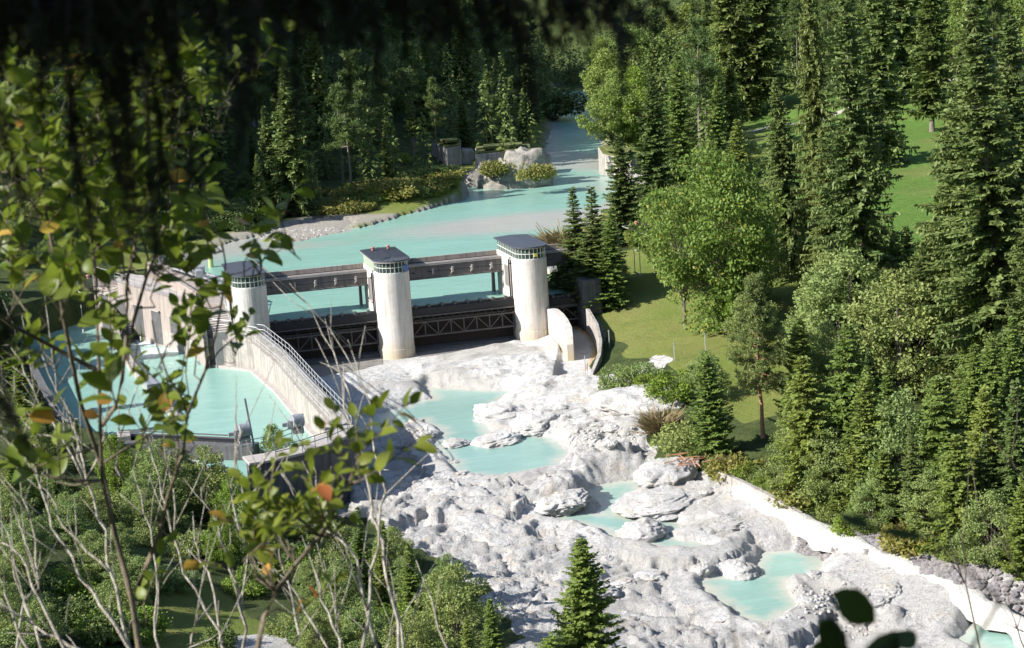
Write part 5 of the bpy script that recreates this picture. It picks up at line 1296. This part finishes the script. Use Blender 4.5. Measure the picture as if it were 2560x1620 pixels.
# lower left slope thicket
r = rng(13); G8 = 'shrubs and small trees of the lower left slope'; L8 = 'small green tree or shrub in the thicket below the basin'
pts = [(430,1290,1100,'wilt',1.1),(520,1300,1120,'wilt',1.1),(590,1330,1180,'grn',1.0),(350,1310,1180,'wilt',1.0),(640,1420,1240,'wilt',.9),(560,1420,1290,'grn',.9),(690,1470,1330,'mid1',1.0),(300,1240,1090,'grn',1),(200,1180,1040,'mid1',1),(110,1130,940,'mid2',.9),(60,1050,860,'mid0',1),(20,980,800,'mid2',1),(90,1180,1050,'wilt',1),(240,1320,1210,'wilt',1),(150,1300,1170,'mid2',1.1),(40,1300,1120,'mid0',1),
       (900,1460,1260,'mid0',.9),(960,1520,1290,'mid1',.9),(1030,1560,1350,'mid0',1.0),(860,1540,1400,'wilt',1),(1090,1600,1430,'mid2',1),(1150,1660,1420,'wilt',1.1),(1240,1700,1490,'mid0',1.0),(780,1500,1400,'wilt',1),(920,1640,1500,'wilt',1.1),(1040,1700,1530,'wilt',1.1),(800,1420,1330,'mid1',1),(1180,1740,1540,'mid1',1)]
for u, v, vt, k, w in pts: tree_at(k, u, v, u+4, vt, L8 if 'mid' not in k else 'young conifer in the thicket below the basin', G8 if 'mid' not in k else 'young conifers of the lower left slope', w)
cnt = 0
while cnt < 150:
    u = r.uniform(-20, 1150); v = r.uniform(1230, 1640)
    if 380 < u < 700 and v > 1400 and r.uniform() < .85: continue
    c = hit(u, v)
    if sd1(c[0], c[1], BEDP) < 1: continue
    k = ('gbu', 'wil', 'dbu', 'wilt')[cnt % 4]
    plant(k, c, r.uniform(1.0, 2.4) if k != 'wilt' else r.uniform(2.5, 4), 'low shrub on the shaded slope below the basin', 'low shrubs on the lower left slope', r.uniform(.9, 1.4)); cnt += 1
tree_at('mid4', 1480, 1700, 1482, 1335, 'lone young spruce standing before the white riverbed at the bottom', None, 1.15)
tree_at('gbu', 1420, 1640, 1420, 1570, 'light green shrub at the foot of the lone young spruce', None, 1.3)
# bushes on the curved wall
tree_at('grn', 690, 1200, 690, 1065, 'small bright tree growing behind the top of the curved wall', None, .8)
tree_at('gbu', 735, 1180, 735, 1130, 'little bush hanging on the dark curved wall', None, 1)
# leaning dead trunk in the far forest
c = hit(1215, 300); e = np.array([c[0]+4.5, c[1], c[2]+top_h(c, 1242, 178)])
t = thing('dead_tree', c, 'pale dead trunk leaning to the right in the dark far forest', 'dead tree')
MB().tube([tuple(c), tuple((c+e)/2+np.array([.2, 0, 0])), tuple(e)], [.22, .16, .06], 7).build('trunk', M['barkw'], t)
c = hit(1000, 470)
# driftwood
c = P(1735, 1155, .4); t = thing('driftwood', c, 'tangle of reddish driftwood sticks at the foot of the right bank bush', 'driftwood')
r = rng(15)
for k in range(22):
    a = r.uniform(-.5, .5)+(0 if k % 3 else 1.2); l = r.uniform(.8, 2.4); q = c+np.array([r.uniform(-1.8, 1.8), r.uniform(-1.5, 1.5), r.uniform(.15, .5)])
    MB().tube([tuple(q-np.array([math.cos(a), math.sin(a), .05])*l/2), tuple(q+np.array([math.cos(a), math.sin(a), .1])*l/2)], [.06, .03], 5).build('stick', M['barkp'], t)
# track across the meadow
def lay(pts, w, z, name, mat):
    P0 = []; 
    for i in range(len(pts)-1):
        for j in range(12): P0.append(np.array(pts[i])+(np.array(pts[i+1])-np.array(pts[i]))*j/12)
    V = []; F = []
    for i, p in enumerate(P0):
        d = P0[min(i+1, len(P0)-1)]-P0[max(i-1, 0)]; d = d/np.linalg.norm(d); s_ = np.array([-d[1], d[0]])
        for k in (-1, 1): q = p[:2]+s_*w/2*k; V.append((q[0], q[1], hgt(q[0], q[1])+z))
    for i in range(len(P0)-1): F.append((2*i, 2*i+1, 2*i+3, 2*i+2))
    o = mk(name, V, F, mat); tag(o, None, kind='structure'); return o
M['gravel'] = plain('gravel', (.50, .46, .40), .95, 0, .4, 5)
lay([hit(u, v)[:2] for u, v in ((1880, 330), (1960, 312), (2050, 300), (2150, 262), (2250, 225), (2330, 215), (2430, 190))], 2.6, .06, 'track', M['gravel'])
# fence posts on the grass bank
for u, v, l in ((1524, 870, 'thin fence post on the grass behind the willow bush'), (1687, 905, 'thin fence post halfway along the grass bank'), (1764, 880, 'thin fence post beside the foot of the maple')):
    c = hit(u, v); t = thing('fence_post', c, l, 'post', 'thin posts on the grass bank'); 
    MB().tube([tuple(c), tuple(c+np.array([0, 0, 2.0]))], .05, 6).build('stake', M['galv'], t); MB().tube([tuple(c+np.array([-.1, 0, 1.9])), tuple(c+np.array([.1, 0, 1.9]))], .05, 6).build('cap', M['galv'], t)

# the wood behind, one mass: low cones of blades between and beyond the single trees
r = rng(31); L = LB(); n_t = 0; tries = 0; tv = MB()
while n_t < 900 and tries < 40000:
    tries += 1
    if n_t % 2: x = r.uniform(-75, 130); y = r.uniform(100, 460)
    else: x = r.uniform(60, 300); y = r.uniform(60, 420)
    az = math.atan2(x-CC[0], y-CC[1])-YAW
    if abs(az) > .37 or not far_ok(x, y): continue
    if 60+(y-130)*.28 < x < 72+(y-130)*.20: continue
    if az > .12 and sd1(x, y, [(36,10),(60,8),(100,10),(128,45),(145,80),(146,112),(139,145),(122,182),(104,150),(84,95),(60,60)]) < 6: continue
    if min(math.hypot(x-a, y-b) for a, b in placed) < 2.6: continue
    H = r.uniform(10, 22); Rr = H*.17; k = 260
    t_ = np.sort(r.uniform(size=k)**1.3); a = r.uniform(0, 6.283, k); rad = Rr*(1-t_)**.8*r.uniform(.15, .85, k)
    b_ = np.stack([x+np.cos(a)*rad, y+np.sin(a)*rad, hgt(x, y)+H*(.05+.93*t_)], 1)
    d = np.stack([np.cos(a), np.sin(a), r.uniform(-.7, .1, k)], 1)+r.normal(size=(k, 3))*.2
    L.add(b_, d, r.normal(size=(k, 3)), r.uniform(.7, 1.6, k)*(1.1-.6*t_), r.uniform(.35, .7, k)); n_t += 1
    placed.append((x, y))
me = L.mesh('forest', [M['sprd']]); o = bpy.data.objects.new('forest', me); COL.objects.link(o); tag(o, None, kind='stuff')
# ------------------------------------------------------------------ foreground plants on the camera slope
M['fleaf'] = leafmat('shrub_leaves', (.085, .14, .018), (.22, .26, .04), trans=.38, rough=.42, sc=6)
M['fleafd'] = leafmat('shade_tinted_leaves', (.035, .07, .012), (.07, .11, .02), trans=.25, rough=.5, sc=6)  # darker copy of the shrub leaves, with shade put into the colour
M['forange'] = leafmat('autumn_leaves', (.58, .26, .07), (.48, .36, .06), (.42, .14, .05), .15, trans=.35, rough=.45, sc=9)
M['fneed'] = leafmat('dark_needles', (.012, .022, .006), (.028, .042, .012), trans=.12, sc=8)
M['fbark'] = barkmat('dark_twig_bark', (.09, .065, .045), (.05, .035, .03), 30)
class LF:                                      # real leaf blades: two halves folded along the rib, bent along the length
    def __init__(s): s.v = []; s.f = []; s.m = []
    def leaf(s, p, d, up, l, w, mi, r, curl=.25, fold=.25):
        d = d/np.linalg.norm(d); sd = np.cross(d, up); sd /= max(np.linalg.norm(sd), 1e-6); n_ = np.cross(sd, d)
        T = (0, .12, .32, .55, .78, 1.0); Wd = (.02, .55, .98, 1.0, .68, .02); b = len(s.v)
        tw = r.normal()*.3
        for t, ww in zip(T, Wd):
            c = p+d*l*(t-.12*t*t*curl)+n_*(-curl*l*t*t*.6)
            a = sd*math.cos(tw*t)+n_*math.sin(tw*t)
            h = w*.5*ww
            for k in (-1, 0, 1):
                s.v.append(tuple(c+a*h*k+n_*abs(k)*h*fold+n_*r.normal()*.02*l*abs(k)))
        for i in range(5):
            for k in (0, 1): s.f.append((b+3*i+k, b+3*i+k+1, b+3*i+k+4, b+3*i+k+3)); s.m.append(mi)
    def build(s, name, mats, parent):
        return mk(name, s.v, s.f, None, parent, mats=mats, midx=s.m, smooth=True)
def stem_path(L, dist, r, wob=.006):
    return [W(u, v, dist*(1+.02*i))+r.normal(size=3)*wob for i, (u, v) in enumerate(L)]
def to_ground(path):
    a = np.array(path[0]); d = a-np.array(path[1]); d = d/np.linalg.norm(d)*.5+np.array([0, 0, -1]); q = a.copy(); out = []
    for i in range(60):
        q = q+d/np.linalg.norm(d)*.25
        if i % 5 == 4: out.append(q.copy())
        if q[2] < hgt(q[0], q[1])-.1: break
    return [tuple(q)]+[tuple(o) for o in out[::-1][1:]]+[tuple(p) for p in path]
def z8(L): return [(u*.4153, 1100+v*.4153) for u, v in L]
def z5(L): return [(u*.328, 700+v*.328) for u, v in L]
# --- leafy sapling
r = rng(50)
DS = 6.6
stems = [
 ([(350, 1640), (332, 1507), (299, 1382), (270, 1245), (253, 1162), (230, 1094), (203, 1012), (177, 890), (157, 782), (149, 720), (120, 560), (100, 430), (90, 300), (110, 200)], .014, .004),
 ([(345, 1600), (320, 1450), (285, 1330), (256, 1200), (251, 1094), (248, 930), (243, 815), (240, 700), (225, 560), (240, 430), (230, 300)], .011, .003),
 ([(256, 1064), (289, 1015), (305, 950), (313, 864), (318, 760), (315, 716), (340, 600), (350, 480), (330, 360), (345, 250)], .009, .003),
 ([(318, 900), (335, 800), (361, 710), (400, 600), (430, 500), (440, 380), (455, 250), (465, 150), (460, 90)], .008, .0025),
 ([(345, 1465), (370, 1403), (399, 1333), (419, 1245), (440, 1183), (459, 1126), (469, 1035), (485, 995), (512, 930), (541, 831), (558, 733), (564, 660), (556, 610)], .010, .003),
 ([(466, 1031), (450, 985), (420, 943), (405, 900), (394, 870), (380, 800)], .006, .0025),
 ([(512, 930), (545, 880), (590, 840), (605, 825)], .004, .002),
 ([(243, 926), (180, 893), (108, 854), (40, 820), (0, 790)], .010, .006),
 ([(430, 500), (500, 420), (530, 330), (555, 270), (575, 215), (600, 170), (645, 150)], .006, .002),
 ([(253, 1162), (300, 1130), (360, 1095), (400, 1070)], .005, .003),
 ([(157, 782), (90, 700), (30, 640), (-20, 600)], .006, .003), ([(120, 560), (60, 480), (10, 400)], .005, .002),
 ([(556, 690), (610, 680), (650, 655), (700, 625), (740, 600)], .0025, .0015)]
sap = thing('sapling', tuple(W(345, 1640, DS)-np.array([0, 0, 3.2])), 'leafy sapling with grey brown stems and yellow green leaves filling the left of the view', 'sapling')
mb = MB(); spts = []
for i, (L, r0, r1) in enumerate(stems):
    p = [W(u, v, DS+.25*math.sin(i*2.1+j*.5)*min(1, j/3)) for j, (u, v) in enumerate(L)]
    q = to_ground(p) if i < 2 else [tuple(x) for x in p]
    k = len(q); mb.tube(q, [r0+(r1-r0)*j/(k-1) for j in range(k)], 7)
    for a, b in zip(p[:-1], p[1:]):
        for t in (0, .33, .66): spts.append(a+(b-a)*t)
spts = np.array(spts); sp2 = np.array([px(q) for q in spts])
lf = LF()
regs = [(150,330,150,190,34),(330,290,140,190,30),(450,230,90,140,16),(200,560,200,130,28),(420,500,110,130,20),(110,710,130,70,11),(330,670,150,60,12),(470,650,60,50,5),(30,250,50,160,9),
        (340,880,190,100,8),(430,1060,80,55,8),(280,950,40,40,2),(590,835,40,20,2),(640,640,50,30,2),(730,600,20,25,1),(130,1180,100,60,5),(560,240,40,70,5),(630,155,25,15,2),(600,650,25,20,1),(70,860,70,60,4),(330,1480,40,20,1),(520,860,40,40,2)]
def twig(lf, mb, base, d, n_, size, r, mo=.07, mats=(0, 1), up=None):
    L = .028*n_*size/.06; pth = [base+d*L*t+np.array([0, 0, .06*L])*t*t for t in (0, .5, 1)]
    mb.tube([tuple(q) for q in pth], [.0028, .002, .0012], 4)
    for k in range(n_):
        t = (k+.6)/n_; p = base+d*L*t; a = 0
        s_ = r.normal(size=3); s_ -= d*(s_@d); s_ /= np.linalg.norm(s_)
        ld = d*r.uniform(.25, .9)+s_*.95+np.array([0, 0, r.uniform(-.1, .25)])
        l = size*r.uniform(.65, 1.25); lf.leaf(p, ld, np.array([-.35, -.1, 1])+r.normal(size=3)*.45, l, l*r.uniform(.5, .68), mats[1] if r.uniform() < mo else mats[0], r, r.uniform(.05, .6), r.uniform(.1, .5))
    ld = d+r.normal(size=3)*.2; lf.leaf(base+d*L, ld, np.array([0, 0, 1])+r.normal(size=3)*.4, size*.8, size*.42, mats[0], r)
for (u0, v0, ru, rv, n_) in regs:
    for k in range(n_):
        a = r.uniform(0, 6.28); q = math.sqrt(r.uniform()); u = u0+ru*q*math.cos(a); v = v0+rv*q*math.sin(a)
        dd = DS+r.uniform(-.7, .8); b = W(u, v+25, dd)
        dist = np.hypot(sp2[:, 0]-u, (sp2[:, 1]-v-60)*.8); j = int(np.argmin(dist)); s0 = spts[j]
        m_ = (s0+b)/2+np.array([0, 0, -.03])+r.normal(size=3)*.02; mb.tube([tuple(s0), tuple(m_), tuple(b)], [.004, .0032, .0025], 4)
        d = (b-s0); d = d/max(np.linalg.norm(d), .01)*.6+np.array([r.normal()*.35, r.normal()*.3, .65]); d /= np.linalg.norm(d)
        twig(lf, mb, b, d, int(r.integers(5, 9)), .092*r.uniform(.8, 1.2), r, .012 if v < 600 else .035)
# a few single red and orange leaves as in the photograph
for (u, v, dd, sz) in ((118, 575, 6.2, .08), (442, 437, 6.4, .085), (258, 992, 6.3, .065), (230, 1030, 6.4, .06), (150, 655, 6.4, .07)):
    lf.leaf(W(u-20, v, dd), cR*1.0+cU*r.uniform(-.5, .3), np.array([-.4, -.8, .5]), sz, sz*.65, 1, r, .2, .2)
mb.build('stems', M['barkg'], sap, smooth=True); lf.build('leaves', [M['fleaf'], M['forange']], sap)
# --- small leafy sprig, bottom centre
sp = thing('leafy_shrub', tuple(W(1000, 1650, 7)-np.array([0, 0, 3])), 'small leafy shrub with green and orange leaves below the curved wall', 'shrub')
mb = MB(); lf = LF(); r = rng(51)
main = [(640, 1640), (660, 1540), (690, 1480), (740, 1410), (800, 1340), (830, 1290), (870, 1210), (900, 1140), (915, 1100)]
p = [W(u, v, 5.6+.02*i) for i, (u, v) in enumerate(main)]; q = to_ground(p); mb.tube(q, [.012-.009*i/(len(q)-1) for i in range(len(q))], 6)
pts = np.array(p); p2 = np.array(main)
for (u0, v0, ru, rv, n_) in ((740,1240,80,40,4),(770,1310,90,50,6),(900,1120,50,40,4),(900,1210,40,40,4),(640,1350,60,35,4),(680,1440,30,20,1),(870,1290,50,30,2),(560,1390,50,15,2),(720,1530,30,15,1),(700,1260,50,30,3)):
    for k in range(n_):
        u, v = u0+r.uniform(-1, 1)*ru, v0+r.uniform(-1, 1)*rv; b = W(u, v+20, 5.6+r.uniform(-.3, .4)); j = int(np.argmin(np.hypot(p2[:, 0]-u, p2[:, 1]-v-50)))
        mb.tube([tuple(pts[j]), tuple((pts[j]+b)/2+r.normal(size=3)*.015), tuple(b)], [.0035, .003, .002], 4)
        d = np.array([r.normal()*.6, r.normal()*.3, .5]); d /= np.linalg.norm(d); twig(lf, mb, b, d, int(r.integers(4, 7)), .075, r, .08)
mb.build('stems', M['barkg'], sp, smooth=True); lf.build('leaves', [M['fleaf'], M['forange']], sp)
# --- bare pale stemmed shrubs
def bare(name, lines, dist, label, seed, grp='bare pale shrubs in the left foreground', r0=.009, tw=1.0, mat='barkw'):
    r = rng(seed); first = W(*lines[0][0], dist)
    t = thing('bare_shrub', (first[0], first[1], hgt(first[0], first[1])), label, 'shrub', grp); mb = MB()
    for i, L in enumerate(lines):
        dd = dist+r.uniform(-.5, .7); p = [W(u, v, dd+.03*j) for j, (u, v) in enumerate(L)]
        # smooth in-between points with a slight zigzag
        pp = [p[0]]
        for a, b in zip(p[:-1], p[1:]): pp += [(a+b)/2+r.normal(size=3)*.012, b]
        q = to_ground(pp) if L[0][1] > 1580 else [tuple(x) for x in pp]
        k = len(q); ra = r0*(1 if L[0][1] > 1580 else .6); mb.tube(q, [ra*(1.25-1.05*j/(k-1)) for j in range(k)], 6)
        for j in range(1, len(pp)):
            for _ in range(int(.4+1.5*tw*r.uniform())):
                a = pp[j-1]+(pp[j]-pp[j-1])*r.uniform(); d = (pp[j]-pp[j-1]); d /= np.linalg.norm(d); s_ = r.normal(size=3); s_[2] = abs(s_[2])*.6; s_ /= np.linalg.norm(s_)
                l = r.uniform(.10, .42); e = a+(d*.8+s_*.6)*l; mb.tube([tuple(a), tuple((a+e)/2+r.normal(size=3)*.008), tuple(e)], [.0032, .0024, .0012], 4)
    mb.build('stems', M[mat], t, smooth=True); return t
bare('a', [z8([(780,1260),(700,880),(640,650),(590,470),(520,240),(480,60),(440,-150),(330,-320),(250,-520)]), z8([(780,1260),(600,990),(480,830),(370,610),(300,450),(240,280),(160,100),(60,-200),(-20,-330)]),
           z8([(660,790),(520,670),(380,520),(340,400),(240,270),(150,60),(80,-150)]), z8([(520,240),(600,80),(640,-80),(560,-300),(600,-500)])], 8.0, 'pale many stemmed bare shrub behind the sapling trunk', 60)
bare('b', [z8([(480,1260),(330,1180),(200,1110),(90,1040),(0,960)]), z8([(390,1260),(240,960),(160,760),(60,640),(0,630)]), z8([(170,1260),(90,1090),(30,930),(0,830)]), z8([(240,880),(215,600),(170,420),(120,200),(100,60)]),z8([(250,1260),(150,1000),(145,960),(220,820)])], 7.6, 'pale bare shrub spreading from the lower left corner', 61)
bare('c', [z8([(1350,1260),(1330,1160),(1180,900),(1080,680),(1010,430),(960,220),(900,50),(860,-120)]), z8([(960,1260),(930,1080),(940,760),(910,540),(850,330),(800,180)]), z8([(1050,560),(1045,300),(1010,100)]), z8([(1340,1260),(1290,920),(1200,720),(1170,600),(1160,430)]),z8([(1130,1260),(1150,1180),(1240,1030),(1280,980)])], 8.6, 'pale bare shrub with long crossing stems under the basin gate', 62)
bare('d', [z8([(1460,1260),(1440,1000),(1380,780),(1330,600),(1270,430),(1210,280)]), z8([(1450,1080),(1480,800),(1510,500),(1530,200),(1510,80),(1480,0)]), z8([(1520,320),(1560,250),(1600,200)]), z8([(1535,190),(1600,100),(1650,20)]),z8([(1450,580),(1400,370),(1410,200),(1420,20),(1430,-60)]), z8([(1475,640),(1500,420),(1440,200),(1400,120)])], 8.8, 'forked pale bare shrub in front of the dark curved wall', 63)
bare('e', [z8([(1980,1260),(1830,1020),(1720,840),(1650,770)]), z8([(2050,1260),(2000,1110),(1930,960),(1900,800),(1870,720)]), z8([(2020,1140),(2090,900),(2080,650)]), z8([(1760,1260),(1800,1170),(1760,950),(1690,740),(1690,580)])], 8.3, 'pale bare shrub with short stems below the leafy sprig', 64)
bare('f', [z8([(2270,1260),(2200,1000),(2150,720),(2060,610),(1900,520)])+[(740, 1250), (700, 1180)], z8([(2400,1260),(2360,960),(2310,730),(2270,520),(2240,400),(2200,200),(2150,0)])+[(860, 1020), (835, 880), (790, 800), (770, 760)], z8([(2180,1260),(2230,900),(2280,650),(2290,400),(2290,200)])+[(930, 1080), (905, 960), (870, 850)], [(1010, 1625), (985, 1500), (960, 1380), (930, 1250), (905, 1130)], [(1120, 1625), (1080, 1500), (1040, 1400)], [(880, 1000), (850, 930), (800, 905)], [(965, 1620), (1010, 1540), (1060, 1470)], [(820, 1310), (790, 1230), (770, 1130), (770, 1060)]],
     9.0, 'tallest pale bare shrub reaching up across the riverbed to the gates', 65)
bare('g', [[(40, 1640), (60, 1500), (30, 1380), (0, 1300)], z5([(640, 1524), (430, 1130), (300, 950), (180, 700), (100, 540), (70, 500)]), z5([(660, 1500), (600, 1200), (520, 980), (420, 700), (340, 560)]), z5([(940, 1524), (900, 1300), (850, 1020)]), z5([(430,1210),(300,1180),(180,1080)])], 7.8, 'pale bare stems rising in front of the basin at the left', 66)
bare('h', [[(2454, 1640), (2414, 1459), (2404, 1334), (2421, 1174)], [(2411, 1459), (2368, 1320), (2350, 1250)], [(2570, 1640), (2540, 1560), (2520, 1480)], [(2557, 1441), (2521, 1388), (2457, 1299), (2440, 1250)], [(2560, 1580), (2500, 1550)], [(2560, 1200), (2530, 1150), (2545, 1100)]], 9.5, 'thin dark bare stems at the lower right edge of the photo', 67, 'bare stems at the right edge', .006, .6, 'barkg')
# --- near conifer whose boughs hang into the view
r = rng(70)
tc = np.array([-37.0, -192.3, 39.2])
ns = thing('spruce_tree', tc, 'near dark spruce with out of focus boughs hanging across the top left of the view', 'spruce')
MB().tube([tuple(tc+np.array([0, 0, 4.0])), (-38.2, -188.5, 44.6), (-38.8, -184.6, 44.9)], [.06, .045, .02], 6).tube([tuple(tc+np.array([0, 0, -.5])), tuple(tc+np.array([0, 0, 6])), tuple(tc+np.array([.1, 0, 12]))], [.24, .16, .04], 10).build('trunk', M['bark'], ns, smooth=True)
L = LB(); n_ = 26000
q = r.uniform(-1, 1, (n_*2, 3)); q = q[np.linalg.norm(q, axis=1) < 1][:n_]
c = np.array([-37.4, -190.0, 44.6])+q*np.array([2.3, 3.0, 3.3]); c = c[(c[:, 0] < -35.0)]  # rest of the crown, out of view, set dense to shade the boughs
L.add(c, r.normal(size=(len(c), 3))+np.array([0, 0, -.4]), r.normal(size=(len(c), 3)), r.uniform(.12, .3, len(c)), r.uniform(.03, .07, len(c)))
q = r.uniform(-1, 1, (1500, 3)); q = q[np.linalg.norm(q, axis=1) < 1][:620]; c = np.array([-38.7, -185.1, 44.6])+q*np.array([1.5, 1.9, 1.7])  # unseen needle cluster added to cast dappled shade on the sapling
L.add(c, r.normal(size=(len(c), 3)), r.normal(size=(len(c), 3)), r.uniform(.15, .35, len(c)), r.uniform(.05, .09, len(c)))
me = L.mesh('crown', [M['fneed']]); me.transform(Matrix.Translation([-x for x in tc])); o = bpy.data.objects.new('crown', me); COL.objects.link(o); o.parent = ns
strands = []
def st(u0, v0, u1, v1, w=30, d=2.5, k=1): strands.append((u0, v0, u1, v1, w*(1.7 if v1 > 180 else 1.25), d, k))
for u in range(-60, 430, 20): st(u, -90, u+r.uniform(-30, 30), r.uniform(70, 190), 60, 2.4)
for u in range(-40, 430, 18): st(u, -60, u+r.uniform(-60, 40), r.uniform(50, 140), 70, 2.2)
for u in range(420, 1560, 22): st(u, -110, u+r.uniform(10, 80), r.uniform(25, 105), 60, 2.6)
for a in ((620,-60,590,400,34,2.5),(640,-60,560,330,34,2.4),(700,-60,690,250,30,2.6),(770,-60,745,320,30,2.6),(840,-60,872,250,26,2.6),(920,-60,932,240,26,2.7),(1000,-60,1010,150,26,2.6),(1100,-60,1120,120,26,2.6),(1190,-60,1235,140,28,2.6),
          (1280,-60,1335,270,34,2.3),(1290,0,1345,285,26,2.4),(1400,-60,1455,110,28,2.6),(1470,-60,1570,95,34,2.4),(1540,-60,1690,52,44,2.3),(1500,-60,1640,80,40,2.3),(1380,-60,1600,130,26,2.5),(250,-60,320,600,34,2.4),(300,-60,345,560,34,2.5),(200,-60,290,420,34,2.4),(420,100,470,480,30,2.5),(560,60,600,360,34,2.5),(130,-60,190,520,34,2.4),
          (520,-60,560,200,34,2.6),(60,-60,110,330,34,2.4),(250,150,300,470,40,2.5),(170,200,235,560,40,2.5),(380,200,400,520,34,2.5),(-80,700,50,1080,40,2.3),(-60,900,75,1120,40,2.3),(-80,560,30,860,36,2.2),(340,-60,390,700,30,2.6),(-60,200,60,520,34,2.3),(1540,60,1560,230,12,2.0),(400,-60,430,330,34,2.4)):
    st(*a)
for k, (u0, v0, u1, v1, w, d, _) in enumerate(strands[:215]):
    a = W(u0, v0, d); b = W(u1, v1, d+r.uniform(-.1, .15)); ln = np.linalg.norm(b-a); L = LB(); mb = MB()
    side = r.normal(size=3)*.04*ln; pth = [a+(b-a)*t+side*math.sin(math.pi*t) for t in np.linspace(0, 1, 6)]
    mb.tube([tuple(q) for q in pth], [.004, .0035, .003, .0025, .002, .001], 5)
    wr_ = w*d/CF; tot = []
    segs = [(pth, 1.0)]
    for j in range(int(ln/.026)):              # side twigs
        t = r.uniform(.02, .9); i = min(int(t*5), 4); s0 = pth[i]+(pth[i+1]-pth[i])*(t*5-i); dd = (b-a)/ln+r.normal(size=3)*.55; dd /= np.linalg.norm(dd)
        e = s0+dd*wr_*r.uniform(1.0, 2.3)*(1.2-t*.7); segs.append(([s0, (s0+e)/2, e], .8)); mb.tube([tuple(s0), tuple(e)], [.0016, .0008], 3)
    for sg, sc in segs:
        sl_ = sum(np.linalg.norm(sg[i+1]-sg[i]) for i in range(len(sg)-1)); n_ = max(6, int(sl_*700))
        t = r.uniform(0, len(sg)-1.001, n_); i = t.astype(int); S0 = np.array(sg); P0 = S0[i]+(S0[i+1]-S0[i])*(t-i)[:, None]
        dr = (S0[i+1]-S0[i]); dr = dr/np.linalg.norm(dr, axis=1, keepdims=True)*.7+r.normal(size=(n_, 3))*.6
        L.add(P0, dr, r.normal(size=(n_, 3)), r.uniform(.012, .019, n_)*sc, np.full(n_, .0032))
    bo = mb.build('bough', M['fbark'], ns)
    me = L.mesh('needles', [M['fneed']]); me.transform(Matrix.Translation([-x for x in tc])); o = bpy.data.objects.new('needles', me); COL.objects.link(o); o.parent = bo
mb = MB()
for k, (u, v, d) in enumerate(((-60, -100, 2.4), (300, -160, 2.4), (700, -160, 2.6), (1100, -190, 2.6), (1500, -170, 2.4), (-140, 700, 2.3))):
    a = tc+np.array([0, 0, 5.2 if k < 5 else 1.8]); b = W(u, v, d); mb.tube([tuple(a), tuple((a+b)/2+np.array([0, 0, .25])), tuple(b)], [.035, .022, .008], 6)
mb.tube([tuple(W(-60, -110, 2.4)), tuple(W(400, -120, 2.4)), tuple(W(900, -140, 2.6)), tuple(W(1560, -90, 2.4))], [.012, .012, .010, .006], 6)
mb.build('limb', M['fbark'], ns, smooth=True)
# --- dark leaves at the lower right
r = rng(72)
dl = thing('leafy_shrub', tuple(W(2100, 1760, 2.6)-np.array([0, 0, .9])), 'dark blurred leaves of a near shrub at the bottom right edge', 'shrub')
lf = LF(); mb = MB()
def dleaf(u0, v0, u1, v1, w, d=2.6):
    a = W(u0, v0, d); b = W(u1, v1, d+.03); dd = b-a; l = np.linalg.norm(dd); lf.leaf(a, dd, -cF+cU*.3, l, w*d/CF, 0, r, .1, .12)
for q in ((2085,1480,2195,1560,85),(2050,1550,2105,1625,70),(2250,1620,2290,1575,50),(2160,1628,2300,1580,50),(2060,1560,2120,1640,60),(2200,1640,2260,1590,46),(2020,1640,2090,1600,40)): dleaf(*q)
mb.tube([tuple(W(2130, 1900, 2.6)), tuple(W(2140, 1700, 2.6)), tuple(W(2120, 1620, 2.6)), tuple(W(2080, 1550, 2.6)), tuple(W(2085, 1480, 2.6))], [.004, .003, .002, .0016, .0012], 5)
mb.tube([tuple(W(2140, 1700, 2.6)), tuple(W(2180, 1640, 2.6)), tuple(W(2250, 1600, 2.6))], [.002, .0016, .001], 5)
mb.tube([tuple(W(1900, 1800, 2.2)), tuple(W(1840, 1640, 2.2)), tuple(W(1830, 1510, 2.2))], [.003, .002, .001], 5)
dleaf(2180, 1320, 2090, 1283, 36, 1.9); dleaf(2190, 1325, 2330, 1345, 30, 1.9)
mb.tube([tuple(W(2500, 1500, 1.9)), tuple(W(2330, 1345, 1.9)), tuple(W(2180, 1320, 1.9)), tuple(W(2090, 1283, 1.9))], [.002, .0014, .001, .0008], 5)
mb.tube([tuple(W(2130, 1900, 2.6)), tuple(W(2350, 1750, 2.2)), tuple(W(2500, 1500, 1.9))], [.004, .003, .002], 5)
mb.build('stems', M['fbark'], dl, smooth=True); lf.build('leaves', [M['fleafd']], dl)
